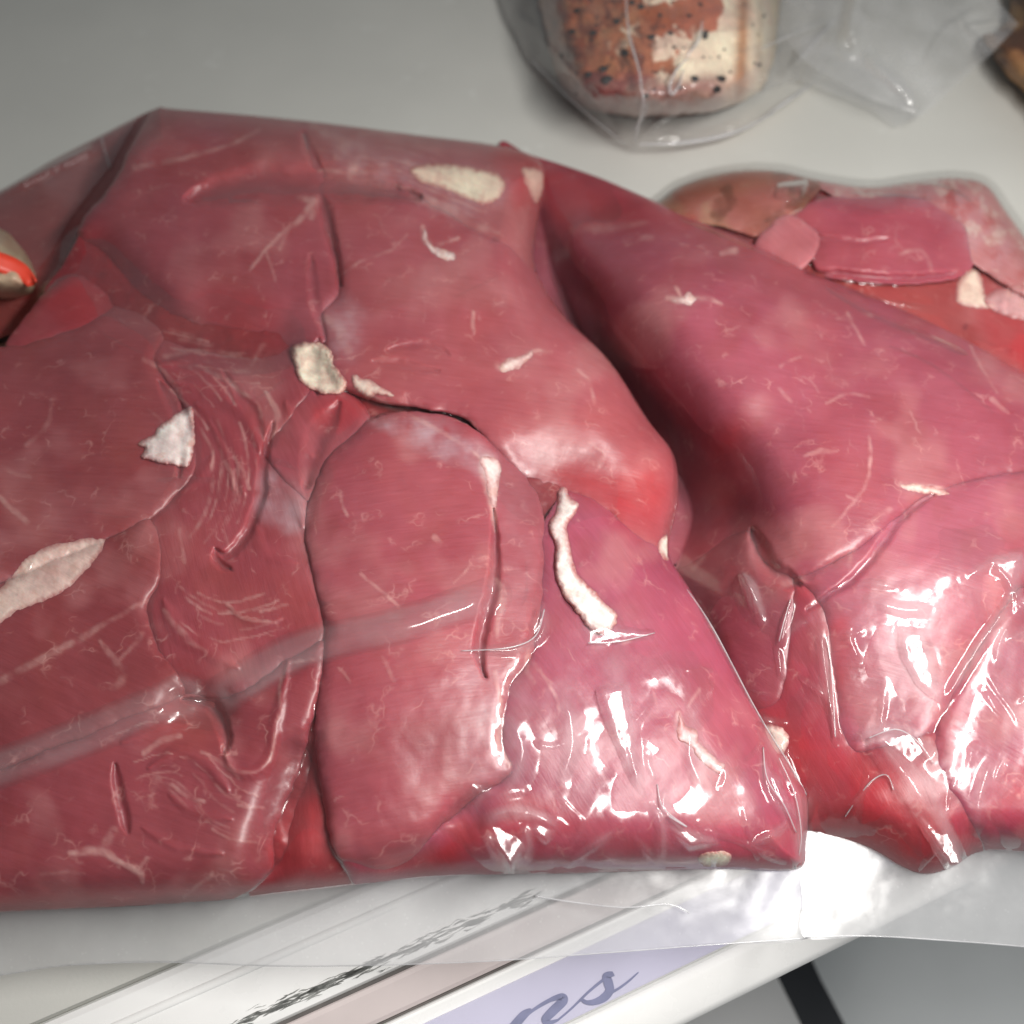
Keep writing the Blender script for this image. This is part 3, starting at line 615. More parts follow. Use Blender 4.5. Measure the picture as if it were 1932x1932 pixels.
p1('upper_right', [(600, 346), (690, 352), (790, 372), (880, 428), (960, 466), (1004, 510), (1062, 588), (1152, 680), (1224, 790), (1276, 860), (1282, 950), (1258, 1048), (1205, 1012), (1092, 932), (1002, 908), (960, 880), (900, 802), (830, 772), (705, 752), (645, 722), (612, 640), (600, 590), (642, 540), (612, 400)], (.46, .125, .128), crack=.007, r=36, bulge=.005, R=160, fibre=.1)
p1('left_loin', [(-270, 690), (-60, 655), (40, 655), (150, 615), (250, 572), (330, 604), (292, 680), (340, 760), (366, 880), (332, 932), (282, 982), (200, 1022), (0, 1098), (-270, 1190)], (.34, .085, .085), crack=.007, r=34, bulge=.005, R=150, fibre=.12)
p1('corner', [(20, 655), (60, 590), (110, 540), (200, 502), (268, 566), (150, 622)], (.38, .07, .075), crack=.006, r=24, bulge=.002, fibre=.5, lift=-.002)
p1('left_strip', [(-270, 1190), (0, 1098), (200, 1022), (282, 984), (300, 1080), (276, 1150), (300, 1230), (344, 1312), (200, 1372), (0, 1452), (-270, 1540)], (.31, .07, .07), crack=.006, r=28, bulge=.004, fibre=.45)
p1('fibrous', [(286, 672), (330, 606), (450, 648), (560, 650), (562, 700), (580, 742), (512, 830), (502, 870), (580, 952), (578, 1020), (600, 1110), (610, 1212), (540, 1250), (430, 1322), (346, 1312), (300, 1230), (276, 1150), (300, 1080), (284, 988), (332, 932), (366, 880), (340, 760)], (.38, .085, .09), crack=.006, r=26, bulge=.002, fibre=1.2, lift=-.0015)
p1('wedge', [(580, 742), (650, 742), (694, 798), (622, 870), (580, 952), (504, 866), (516, 826)], (.42, .10, .11), crack=.006, r=26, bulge=.002, fibre=1.1, lift=-.002)
p1('lower_left', [(-270, 1540), (0, 1452), (200, 1372), (344, 1312), (430, 1322), (540, 1250), (612, 1214), (602, 1300), (562, 1440), (522, 1560), (500, 1650), (350, 1720), (0, 1760), (-270, 1780)], (.34, .075, .08), crack=.006, r=28, bulge=.004, fibre=.3)
p1('sliver', [(604, 1300), (624, 1550), (654, 1622), (700, 1680), (480, 1700), (522, 1560), (562, 1440)], (.40, .06, .065), crack=.005, r=24, fibre=1.4, lift=-.004)
p1('medallion', [(692, 800), (760, 780), (860, 796), (942, 850), (1002, 920), (1026, 1020), (1020, 1150), (1002, 1240), (962, 1300), (948, 1400), (960, 1460), (900, 1502), (850, 1542), (800, 1592), (740, 1634), (650, 1622), (620, 1550), (600, 1400), (606, 1300), (616, 1210), (600, 1110), (580, 1020), (580, 950), (620, 870)], (.43, .105, .115), crack=.008, r=38, bulge=.005, R=170, fibre=-.2, lift=.001, label='round pale pink pork medallion')
p1('right_lower', [(1024, 1010), (1060, 940), (1096, 932), (1205, 1012), (1260, 1050), (1345, 1180), (1440, 1345), (1540, 1490), (1530, 1660), (1250, 1680), (950, 1690), (780, 1680), (700, 1690), (650, 1622), (740, 1634), (800, 1592), (900, 1502), (960, 1460), (948, 1400), (962, 1300), (1002, 1240), (1020, 1130)], (.43, .10, .138), crack=.006, r=34, bulge=.003, R=160, fibre=1.0)

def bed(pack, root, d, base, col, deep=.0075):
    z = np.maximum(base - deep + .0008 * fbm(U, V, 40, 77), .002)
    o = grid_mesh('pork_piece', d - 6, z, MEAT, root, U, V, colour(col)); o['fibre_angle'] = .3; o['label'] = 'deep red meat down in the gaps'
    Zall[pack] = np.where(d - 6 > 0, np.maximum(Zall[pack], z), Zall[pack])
def up2(F):
    i = np.linspace(0, F.shape[0] - 1, 3 * F.shape[0] - 2); j = np.linspace(0, F.shape[1] - 1, 3 * F.shape[1] - 2)
    i0 = np.minimum(i.astype(int), F.shape[0] - 2); j0 = np.minimum(j.astype(int), F.shape[1] - 2); fi = (i - i0)[:, None]; fj = (j - j0)[None]
    return (F[i0][:, j0] * (1 - fj) + F[i0][:, j0 + 1] * fj) * (1 - fi) + (F[i0 + 1][:, j0] * (1 - fj) + F[i0 + 1][:, j0 + 1] * fj) * fi
def fat_bit(pack, root, pts, h, col=(.82, .70, .60), r=9, label=None, wob=True, name='fat_piece', br=2):
    w_ = win(pts, 20); u_, v_ = up2(U[w_]), up2(V[w_]); Zl = up2(Zall[pack][w_])
    d = sdf(catmull(pts, True, 4), u_ + 3 * fbm(u_, v_, 22, 171) + 1.5 * fbm(u_, v_, 9, 173), v_ + 3 * fbm(u_, v_, 22, 175) + 1.5 * fbm(u_, v_, 9, 177)) + 2 + .8 * fbm(u_, v_, 5, 179)
    dd = np.clip(d, 0, None)
    z = blur(Zl, br) - .00025 + .5 * h * prof(dd / (r * 2.2)) * (1 + .3 * fbm(u_, v_, 26, 71, 2)) + .00006 * fbm(u_, v_, 8, 72) * (d > 2)
    c = (np.array(col) * (.88, .87, .90))[None, None] * (1 + .14 * fbm(u_, v_, 14, 73)[..., None] + .08 * fbm(u_, v_, 4, 74)[..., None])
    pk_ = np.clip(1.0 - dd / 11 + .35 * fbm(u_, v_, 7, 76), 0, 1)[..., None]; c = c * (1 - pk_) + pk_ * np.array([.38, .12, .12])
    sp = sstep(.25, .5, fbm(u_, v_, 20, 75))[..., None] * .4; c = c * (1 - sp) + sp * np.array([.58, .34, .28])
    o = grid_mesh(name, d, z, FATM, root, u_, v_, np.clip(c, 0, 1)); o['fibre_angle'] = 0.6
    if label: o['label'] = label
    k = Zall[pack][w_]; zc = z[::3, ::3]; Zall[pack][w_] = np.where(d[::3, ::3] > 0, np.maximum(k, zc), k)
    return o
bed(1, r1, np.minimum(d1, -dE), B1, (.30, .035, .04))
fat_bit(1, pk['left_loin'], [(262, 838), (288, 822), (300, 806), (330, 786), (362, 768), (364, 800), (364, 850), (350, 880), (320, 876), (285, 868), (268, 862), (276, 846)], .0045, (.84, .74, .68), r=12, label='white wedge of fat', br=5)
fat_bit(1, pk['fibrous'], [(550, 655), (585, 645), (615, 652), (632, 690), (652, 722), (640, 742), (600, 738), (565, 718), (556, 690)], .0085, (.84, .72, .56), r=14, label='creamy knob of fat', br=14)
fat_bit(1, pk['upper_right'], [(664, 708), (690, 716), (712, 726), (742, 748), (712, 742), (694, 754), (680, 742), (668, 730)], .0022, (.84, .70, .58))
fat_bit(1, pk['right_lower'], [(1052, 930), (1064, 922), (1072, 938), (1088, 952), (1084, 972), (1068, 992), (1072, 1020), (1082, 1068), (1100, 1096), (1132, 1130), (1162, 1160), (1156, 1184), (1132, 1197), (1108, 1180), (1082, 1146), (1062, 1120), (1048, 1080), (1048, 1030), (1036, 990), (1050, 968)], .0055, (.82, .72, .66), r=8, label='long white strip of fat', br=5)
fat_bit(1, pk['left_strip'], [(-200, 1230), (-80, 1160), (0, 1112), (60, 1046), (120, 1024), (188, 1014), (196, 1030), (160, 1078), (110, 1122), (40, 1150), (0, 1176), (-90, 1230), (-200, 1280)], .0014, (.74, .52, .45), r=14, label='pale pink stripe of fat')
fat_bit(1, pk['upper_band'], [(775, 318), (830, 310), (900, 318), (948, 335), (950, 362), (918, 386), (880, 372), (830, 352), (790, 342)], .0022, (.80, .66, .50), r=16)
fat_bit(1, pk['upper_band'], [(985, 320), (1012, 318), (1040, 338), (1032, 360), (1014, 384), (1000, 360)], .002, (.72, .48, .38), r=12)
fat_bit(1, pk['upper_right'], [(1248, 1018), (1262, 1010), (1275, 1026), (1268, 1050), (1254, 1054), (1242, 1034)], .003, (.86, .76, .64))
fat_bit(1, pk['right_lower'], [(1320, 1618), (1345, 1608), (1375, 1612), (1372, 1632), (1335, 1636)], .003, (.84, .72, .55))
fat_bit(1, pk['upper_right'], [(798, 434), (806, 440), (812, 458), (832, 470), (856, 478), (856, 492), (836, 490), (812, 474), (800, 456)], .001, (.82, .70, .64), r=6)
fat_bit(1, pk['upper_right'], [(945, 688), (960, 676), (985, 672), (1000, 662), (1004, 672), (985, 690), (962, 698), (946, 702)], .001, (.80, .62, .56), r=7)
fat_bit(1, pk['right_lower'], [(1282, 1346), (1292, 1370), (1316, 1378), (1318, 1398), (1340, 1420), (1368, 1446), (1352, 1458), (1322, 1434), (1300, 1402), (1280, 1392)], .0014, (.78, .54, .52), r=8)
fat_bit(1, pk['medallion'], [(906, 866), (930, 862), (946, 880), (940, 920), (934, 960), (922, 940), (916, 900)], .0012, (.78, .60, .56), r=9)

# ------------------------------------------------------------------ pack 2, on the right, partly under pack 1
r2 = empty('pork_pack', tuple(P(1700, 1100, 0.0)))
tag(r2, 'shiny vacuum pack of raw pork tucked beside the large pack, overhanging the rail', 'meat pack')
def p2(name, pts, col, **kw):
    kw.setdefault('clip_to', d2); col = tuple(np.array(col) * (.84, .80, .88)); pk[name] = piece(2, r2, 'pork_piece', pts, kw.pop('base', B2), col, **kw); return pk[name]
p2('big_loin', [(930, 260), (1010, 285), (1300, 400), (1530, 504), (1932, 694), (2240, 840), (2240, 900), (1932, 892), (1760, 932), (1700, 972), (1610, 1040), (1500, 1092), (1430, 1050), (1408, 1002), (1340, 1040), (1270, 1080), (1150, 950), (1000, 600)], (.45, .115, .128), crack=.006, r=36, bulge=.003, R=170, fibre=.15)
p2('lower_loin', [(1500, 1092), (1610, 1040), (1700, 972), (1760, 932), (1932, 892), (2240, 900), (2240, 1060), (1960, 1100), (1900, 1142), (1832, 1250), (1762, 1382), (1680, 1410), (1602, 1410), (1570, 1300), (1560, 1180), (1520, 1112)], (.50, .15, .165), crack=.006, r=34, bulge=.004, fibre=.3)
p2('small', [(1260, 1080), (1340, 1040), (1406, 1002), (1440, 1060), (1500, 1092), (1492, 1200), (1472, 1320), (1400, 1330), (1310, 1160)], (.42, .10, .11), crack=.006, r=24, bulge=.003, fibre=.8)
p2('corner', [(1832, 1250), (1900, 1142), (1960, 1100), (2240, 1060), (2240, 1640), (1932, 1630), (1850, 1590), (1760, 1400)], (.46, .10, .13), crack=.007, r=34, bulge=.003, fibre=.6)
p2('red_end', [(1440, 1290), (1472, 1312), (1484, 1200), (1498, 1095), (1525, 1105), (1565, 1180), (1602, 1405), (1680, 1405), (1762, 1385), (1850, 1590), (1800, 1670), (1700, 1670), (1540, 1610), (1480, 1540), (1380, 1340)], (.44, .07, .085), crack=.003, r=26, bulge=.002, fibre=1.2, lift=-.0005)
bed(2, r2, d2, B2, (.32, .035, .042))
fat_bit(2, pk['big_loin'], [(1262, 566), (1284, 558), (1296, 548), (1308, 558), (1316, 566), (1302, 578), (1284, 574)], .0008, (.76, .56, .52), r=7)
fat_bit(2, pk['big_loin'], [(1700, 914), (1740, 916), (1792, 930), (1760, 934), (1716, 926)], .0012, (.82, .66, .56), r=6)
fat_bit(2, pk['red_end'], [(1440, 1370), (1470, 1372), (1488, 1390), (1476, 1420), (1455, 1410)], .003, (.84, .72, .62), r=10)

# ------------------------------------------------------------------ pack 3, behind on the right, with a brown rind
r3 = empty('rind_pack', tuple(P(1600, 480, 0.0)))
tag(r3, 'small vacuum pack of pork trimmings with a brown rind behind the other packs', 'meat pack')
def p3(name, pts, col, **kw):
    kw.setdefault('clip_to', d3); kw['crack'] = kw.get('crack', .005) * .55; kw['bulge'] = 0; pk[name] = piece(3, r3, kw.pop('nm', 'pork_piece'), pts, kw.pop('base', B3), col, **kw); return pk[name]
p3('rind', [(1250, 372), (1310, 334), (1390, 316), (1480, 318), (1545, 336), (1520, 380), (1482, 410), (1442, 444), (1340, 420), (1250, 410)], (.36, .13, .075), crack=.004, r=24, bulge=.003, nm='rind', label='brown seasoned rind', fibre=.2, blot=[((.36, .20, .13), 60, -.1, .6, 301), ((.12, .04, .025), 44, .0, .7, 303)])
p3('nub', [(1440, 446), (1484, 410), (1522, 424), (1542, 462), (1512, 505), (1470, 500), (1430, 480)], (.58, .22, .22), crack=.005, r=26, bulge=.003, lift=.002, fibre=1.0)
p3('pink', [(1500, 404), (1580, 372), (1720, 366), (1844, 416), (1832, 500), (1760, 530), (1640, 530), (1560, 518), (1534, 480), (1544, 448)], (.44, .10, .12), crack=.006, r=34, bulge=.004, fibre=.2)
p3('streaky', [(1540, 336), (1640, 346), (1720, 336), (1810, 328), (1866, 342), (1910, 400), (1970, 480), (2080, 600), (2080, 640), (1960, 570), (1880, 520), (1830, 480), (1790, 420), (1720, 372), (1600, 376)], (.56, .24, .21), crack=.005, r=26, bulge=.003, fibre=.7, blot=[((.55, .40, .36), 24, .05, .7, 311), ((.36, .06, .06), 30, .15, .7, 313)])
p3('red', [(1500, 520), (1640, 530), (1780, 530), (1850, 505), (1960, 570), (2100, 660), (2200, 900), (1932, 760), (1700, 620)], (.40, .07, .06), crack=.004, r=26, fibre=.5, lift=-.003)
bed(3, r3, d3, B3, (.30, .04, .04), .0035)
fat_bit(3, pk['red'], [(1812, 528), (1836, 506), (1850, 520), (1856, 550), (1872, 580), (1840, 580), (1806, 566)], .003, (.78, .60, .48), r=16, label='pale nub of fat')
fat_bit(3, pk['red'], [(1860, 560), (1932, 540), (2000, 580), (2060, 640), (1960, 610), (1880, 590)], .003, (.62, .34, .33), r=20)

# ------------------------------------------------------------------ films: a membrane drawn over each pack
def membrane(Z, dom, rim, n=260, cling=0.55):
    F = np.where(Z > 0, Z, rim).copy(); obs = np.where(Z > 0, Z, -1.0)
    for r_, it in ((8, 40), (3, 80), (1, n)):
        for _ in range(it):
            F = np.maximum(obs, blur(F, r_)); F = np.where(dom > 0, F, rim)
    base = np.where(Z > 0, Z, F)
    return base + (F - base) * cling
WR = np.zeros(U.shape)
def ridge(pts, wd, h, sharp=None):
    sharp = h < .0045 if sharp is None else sharp
    p = catmull(pts, False, 5) if len(pts) > 2 else np.array(pts, float)
    wl = np.atleast_1d(np.array(wd, float)); wl = np.interp(np.linspace(0, 1, len(p)), np.linspace(0, 1, max(len(wl), 2)), wl if len(wl) > 1 else [wl[0], wl[0]])
    w_ = win(p, wl.max() * 1.6 + 6); d, wwd = polydist(p, U[w_], V[w_], wl)
    t = np.clip(1 - d / wwd, 0, 1); k = h * (t ** 1.3 if sharp else t * t * (3 - 2 * t))
    # fade out at both ends
    e0 = np.hypot(U[w_] - p[0][0], V[w_] - p[0][1]); e1 = np.hypot(U[w_] - p[-1][0], V[w_] - p[-1][1]); ln = np.hypot(*(p[0] - p[-1])) + 1
    k = k * sstep(0, min(ln * .3, 60), np.minimum(e0, e1) + wwd * .3)
    WR[w_] = np.maximum(WR[w_], k)
mm = .001
for pts, wd, h in [
    ([(-260, 1535), (-60, 1470), (60, 1428), (200, 1372), (340, 1312)], 52, 4.6), ([(430, 1305), (540, 1240), (620, 1212), (760, 1178), (930, 1122)], 48, 4.6),
    ([(905, 1560), (950, 1532), (1010, 1538), (1062, 1572)], 22, 2.8), ([(985, 1550), (994, 1600), (962, 1652)], 20, 2.6), ([(915, 1560), (930, 1600), (965, 1650)], 14, 2.0),
    ([(1150, 1220), (1175, 1370), (1216, 1515)], [50, 34, 8], 2.6), ([(1012, 1125), (1026, 1180), (985, 1222), (870, 1228)], [14, 20, 16, 10], 2.2), ([(1105, 1212), (1235, 1194)], 10, 1.4),
    ([(1262, 1480), (1252, 1520), (1290, 1570), (1360, 1600)], 16, 1.8), ([(1230, 1510), (1250, 1570), (1240, 1640)], 14, 1.6), ([(1060, 1640), (1130, 1590), (1170, 1560)], 12, 1.4), ([(880, 1480), (930, 1500), (990, 1490)], 12, 1.2),
    ([(1440, 1400), (1452, 1490), (1500, 1560)], 16, 2.2), ([(1425, 1350), (1480, 1450), (1512, 1520), (1508, 1640)], 18, 3.0), ([(1460, 1380), (1500, 1470), (1520, 1540)], 12, 2.2), ([(1395, 1600), (1450, 1580), (1500, 1540)], 14, 1.8),
    ([(1300, 1560), (1400, 1590), (1500, 1640)], 12, 1.4), ([(1300, 1110), (1350, 1200), (1430, 1350)], 12, 1.4), ([(1255, 790), (1275, 900), (1250, 1040)], 14, 1.2),
    ([(950, 1340), (985, 1420), (940, 1520)], 30, 1.4), ([(1060, 1290), (1080, 1400), (1050, 1490)], 26, 1.2), ([(1320, 1290), (1300, 1420), (1340, 1500)], 20, 1.2),
    ([(1400, 1080), (1425, 1130), (1445, 1190)], [8, 16, 10], 2.2), ([(1470, 1230), (1480, 1180), (1500, 1120)], 12, 1.6), ([(1465, 1210), (1475, 1290)], 10, 1.6),
    ([(1870, 1060), (1900, 1090), (1925, 1140)], 22, 2.6), ([(1820, 1090), (1880, 1058), (1932, 1045)], 16, 1.8), ([(1930, 1050), (1900, 1140), (1840, 1230), (1780, 1330)], 16, 2.0),
    ([(1700, 1180), (1715, 1230), (1770, 1325)], [14, 26, 8], 2.6), ([(1690, 1190), (1740, 1215), (1772, 1320)], 14, 1.8), ([(1640, 1130), (1700, 1150), (1760, 1150)], 16, 1.4), ([(1590, 1110), (1640, 1100), (1700, 1110)], 12, 1.2),
    ([(1640, 1375), (1690, 1440), (1750, 1520), (1815, 1640)], [22, 36, 40, 14], 5.5), ([(1600, 1400), (1660, 1375), (1720, 1378), (1760, 1430)], 14, 2.2), ([(1545, 1180), (1562, 1300), (1580, 1420)], 12, 2.0), ([(1600, 1530), (1650, 1470), (1680, 1460), (1690, 1500)], 10, 1.8),
    ([(1530, 1480), (1520, 1560), (1515, 1640)], 14, 2.4), ([(1430, 1345), (1460, 1360), (1490, 1365)], 10, 1.8), ([(1640, 1450), (1610, 1560)], 12, 1.2), ([(1880, 1420), (1850, 1500), (1840, 1600)], 20, 1.2),
    ([(1640, 640), (1760, 690), (1900, 800)], 14, 1.0), ([(1530, 520), (1640, 590), (1760, 640), (1850, 680)], 16, 1.6), ([(1560, 540), (1700, 575), (1800, 590)], 10, 1.2), ([(1250, 400), (1400, 460), (1530, 520)], 10, 1.2),
    ([(120, 300), (60, 335), (-10, 372)], 14, 2.0), ([(196, 262), (205, 300), (216, 330)], 6, 1.2), ([(170, 285), (110, 318)], 16, 1.6),
    ([(1500, 350), (1470, 400), (1430, 440)], 12, 1.6), ([(1520, 350), (1500, 390)], 8, 1.4), ([(1560, 360), (1700, 370), (1800, 380)], 12, 1.0), ([(1700, 345), (1780, 350), (1860, 400)], 12, 1.2),
]: ridge(pts, wd, h * mm)
rw = np.random.default_rng(23)
for k in range(44):
    if k % 2: x, y, a0 = rw.uniform(900, 1480), rw.uniform(1250, 1640), rw.normal(1.2, .6)
    else: x, y, a0 = rw.uniform(1480, 2000), rw.uniform(1020, 1620), rw.normal(2.2, .7)
    ln = rw.uniform(30, 130); pts = [(x, y)]
    for q_ in range(3): a0 += rw.normal(0, .35); x += math.cos(a0) * ln / 3; y += math.sin(a0) * ln / 3; pts.append((x, y))
    ridge(pts, rw.uniform(5, 12), rw.uniform(.7, 1.2) * mm)
for k in range(26):
    x, y, a0 = rw.uniform(0, 1300), rw.uniform(280, 1250), rw.normal(-.35, .5); ln = rw.uniform(40, 160); pts = [(x, y)]
    for q_ in range(3): a0 += rw.normal(0, .2); x += math.cos(a0) * ln / 3; y += math.sin(a0) * ln / 3; pts.append((x, y))
    ridge(pts, rw.uniform(5, 10), rw.uniform(.7, 1.0) * mm)
# crumple in the slack lower right of pack 1 and the glossy front of pack 2
zone = np.zeros(U.shape)
blob(zone, [(900, 1230), (1060, 1160), (1260, 1190), (1420, 1380), (1510, 1500), (1500, 1640), (930, 1650), (880, 1440)], 1.0, 70, False)
blob(zone, [(1380, 1050), (1560, 1080), (1800, 990), (1960, 1010), (2160, 1060), (2160, 1600), (1760, 1640), (1560, 1580), (1460, 1360)], 1.0, 70, False)
ca, cb = fbm(U, V, 70, 81, 2), fbm(U, V, 42, 83, 3)
def facets(cell, seed):
    gx, gy = (U + 14 * ca) / cell, (V + 14 * cb) / (cell * 1.35); ix, iy = np.floor(gx), np.floor(gy); best = np.full(U.shape, 9.)
    for a in (-1, 0, 1):
        for b in (-1, 0, 1):
            px = ix + a + hash2(ix + a, iy + b, seed); py = iy + b + hash2(ix + a, iy + b, seed + 1)
            best = np.minimum(best, np.hypot(gx - px, gy - py))
    return best
crum = blur(facets(120, 85), 2) * 1.6 + blur(facets(60, 87), 1) * .3
WR = WR + zone * crum * 1.0 * mm
ones = np.ones(U.shape)
SHEEN_BAND = np.zeros(U.shape)
for pts, wd in (([(-260, 1535), (-60, 1470), (60, 1428), (200, 1372), (340, 1312)], 60), ([(430, 1305), (540, 1240), (620, 1212), (760, 1178), (930, 1122)], 55)): stroke(SHEEN_BAND, pts, wd, 1.0, soft=.9)  # broad streaks of sheen, painted through the film haze
def glint_slope(X):
    a = CAM - X; a = a / np.linalg.norm(a); b = LAMP - X; b = b / np.linalg.norm(b); h = a + b; return -h[0] / h[2], -h[1] / h[2]
FACETS = {1: [], 2: [], 3: []}
def facets_into(F, pack):
    """flat film tents between creases, tilted so the lamp glints off them"""
    for pts, lift, k, am in FACETS[pack]:
        p = np.array(pts, float); w_ = win(p, 30); c0 = p.mean(0)
        d = sdf(p, U[w_] + 2 * fbm(U[w_], V[w_], 14, 201), V[w_] + 2 * fbm(U[w_], V[w_], 14, 203))
        inside = d > 0
        if not inside.any(): continue
        zc = F[w_][inside].mean(); X = P(U[w_], V[w_], zc * np.ones(d.shape)); Xc = P(*c0, zc); gx, gy = glint_slope(Xc)
        pl_ = zc + lift + gx * k * (X[..., 0] - Xc[0]) + gy * k * (X[..., 1] - Xc[1]) + am * fbm(U[w_], V[w_], 26, 205)
        m = sstep(-7, 9, d); F[w_] = F[w_] * (1 - m) + m * np.maximum(pl_, F[w_] * .9 + pl_ * .1)
    return F
FACETS[1] = [([(918, 1545), (960, 1532), (992, 1556), (990, 1600), (964, 1646), (930, 1590)], .0012, 1, .0002), ([(1000, 1538), (1058, 1566), (1030, 1590), (1002, 1570)], .001, 1, .0002), ([(1128, 1300), (1180, 1290), (1214, 1500), (1196, 1480), (1160, 1400)], .0008, 1, .0002),
             ([(998, 1180), (1022, 1140), (1024, 1190), (1000, 1214)], .001, 1, .0001), ([(1250, 1500), (1290, 1560), (1350, 1590), (1300, 1600), (1256, 1560)], .0008, .9, .0003), ([(1440, 1440), (1470, 1470), (1500, 1540), (1460, 1520)], .001, 1, .0003),
             ([(1096, 1180), (1232, 1190), (1232, 1206), (1110, 1216)], .0006, 1, .0001), ([(36, 346), (168, 280), (176, 292), (50, 362)], .0004, 1, .0001)]
FACETS[2] = [([(1698, 1188), (1742, 1192), (1758, 1240), (1774, 1322), (1730, 1290), (1708, 1250)], .0012, 1, .0002), ([(1400, 1084), (1420, 1100), (1446, 1160), (1448, 1200), (1430, 1170)], .001, 1, .0002), ([(1870, 1056), (1926, 1046), (1928, 1070), (1905, 1130), (1880, 1090)], .0012, 1, .0002),
             ([(1650, 1384), (1720, 1376), (1756, 1420), (1720, 1450), (1680, 1440)], .001, .9, .0002), ([(1690, 1450), (1740, 1440), (1790, 1560), (1830, 1636), (1790, 1640), (1740, 1560)], .0014, 1, .0003), ([(1500, 1470), (1520, 1500), (1522, 1640), (1506, 1650)], .001, 1, .0003), ([(1430, 1350), (1488, 1362), (1480, 1376), (1440, 1368)], .001, 1, .0002)]
FACETS[3] = [([(1470, 350), (1520, 345), (1500, 400), (1450, 430)], .0008, .8, .0006)]
def film(pack, root, dom, rim, mat=FILM, cling=.35, sink=.0007):
    Fm = membrane(Zall[pack], dom, rim, 200, cling)
    Fm = blur(Fm, 1) + WR - sink
    if pack == 1: Fm = np.where(dE > 0, np.where(dE > 24, np.maximum(Zall[1], .003) + .0006 + WR, flank - .003), Fm)
    Fm = facets_into(Fm, pack)
    gap = np.where(Zall[pack] > 0, Fm - Zall[pack], .0005); gap = blur(np.clip(gap, 0, .004), 2)
    sheen = sstep(.0002, .0022, gap) * np.clip(.12 + .9 * zone + .75 * SHEEN_BAND, 0, 1)  # lamp sheen painted as whiter haze where the film lifts
    o = grid_mesh('film', dom, Fm, mat, root, U, V, np.repeat(sheen[..., None], 3, -1))
    o['label'] = 'clear plastic film drawn tight over the meat'
    return Fm
fm1 = film(1, r1, d1 - 1, np.maximum(F1, .004)); fm2 = film(2, r2, d2 - 1, np.maximum(F2, .004)); fm3 = film(3, r3, d3 + 14, .0025 * ones)

# sealed flaps of film that hang over the rail
def flap(root, pts, zc, name='seal_flap', mat=FLAP, amp=.0004, seed=0):
    d = sdf(catmull(pts, True, 5), U, V); z = tps(zc, U, V) + amp * fbm(U, V, 120, 91 + seed, 3)
    o = grid_mesh(name, d, z, mat, root, U, V); o['label'] = 'clear sealed flap of film'
    return d, z
flap(r1, [(-270, 1740), (0, 1716), (200, 1704), (400, 1690), (600, 1668), (800, 1648), (1080, 1638), (1380, 1630), (1500, 1634), (1518, 1640), (1522, 1700), (1524, 1771), (1350, 1782), (1100, 1801), (870, 1816), (560, 1823), (300, 1815), (120, 1822), (0, 1840), (-270, 1880)],
     [(-260, 1740, .022), (400, 1700, .022), (1000, 1650, .020), (1500, 1640, .014), (-260, 1880, .012), (300, 1820, .012), (900, 1815, .011), (1540, 1770, .0095)])
flap(r2, [(1500, 1570), (1600, 1580), (1660, 1600), (1745, 1640), (1800, 1628), (1850, 1600), (1932, 1598), (2220, 1604), (2220, 1815), (1932, 1786), (1780, 1774), (1640, 1766), (1518, 1769), (1514, 1700), (1508, 1640)],
     [(1520, 1580, .015), (1745, 1640, .0135), (1932, 1600, .016), (2200, 1600, .018), (1560, 1766, .0115), (1932, 1786, .008), (2200, 1810, .006)], seed=3)

RIMM = film_material('film_rim_glint', rough=0.15, refl=3.0, haze=0.4, bump=0.05)  # white haze stands in for glints along film edges and folds
def rim_line(root, pts, zs, r, name='fold_glint'):
    p = catmull(pts, False, 6); z = np.interp(np.linspace(0, 1, len(p)), np.linspace(0, 1, len(zs)), zs)
    o = tube(name, P(p[:, 0], p[:, 1], z) - origin(root), r, RIMM, None, 6); o.parent = root
rim_line(r1, [(-270, 1880), (0, 1840), (120, 1822), (300, 1815), (560, 1823), (870, 1816), (1100, 1801), (1350, 1782), (1524, 1770)], [.012, .012, .012, .0118, .0116, .0114, .011, .0105, .0098], .00022, 'seal_rim')
rim_line(r2, [(1520, 1768), (1640, 1766), (1780, 1774), (1932, 1786), (2220, 1815)], [.0116, .011, .0098, .0085, .0062], .00025, 'seal_rim')
rim_line(r1, [(191, 258), (198, 285), (208, 318)], [.009, .012, .013], .0003)
rim_line(r1, [(1010, 1690), (1080, 1702), (1180, 1712), (1260, 1706), (1300, 1722)], [.0185, .0182, .0175, .017, .016], .0003)
for pts in ([(1296, 1112), (1345, 1185), (1430, 1345), (1496, 1452), (1522, 1500)], [(1440, 1410), (1448, 1470), (1480, 1520), (1502, 1570)], [(1470, 1430), (1500, 1500), (1512, 1580), (1500, 1640)], [(870, 1228), (960, 1222), (1010, 1200), (1027, 1150)], [(1110, 1213), (1170, 1210), (1235, 1194)], [(1240, 1480), (1252, 1525), (1296, 1560), (1262, 1540)], [(1562, 1200), (1570, 1280), (1576, 1390)], [(1470, 1210), (1480, 1170), (1492, 1130)], [(1595, 1540), (1640, 1478), (1672, 1462), (1686, 1490)], [(1640, 1392), (1690, 1376), (1730, 1398), (1762, 1440)]):
    F_ = fm1 if pts[0][0] < 1530 and pts[-1][0] < 1530 and pts[0] != (1470, 1210) else fm2
    ii = [(min(int((y - vs_[0]) / S), U.shape[0] - 1), min(int((x - us[0]) / S), U.shape[1] - 1)) for x, y in pts]
    rim_line(r1 if F_ is fm1 else r2, pts, [F_[a] + .0004 for a in ii], .00022)

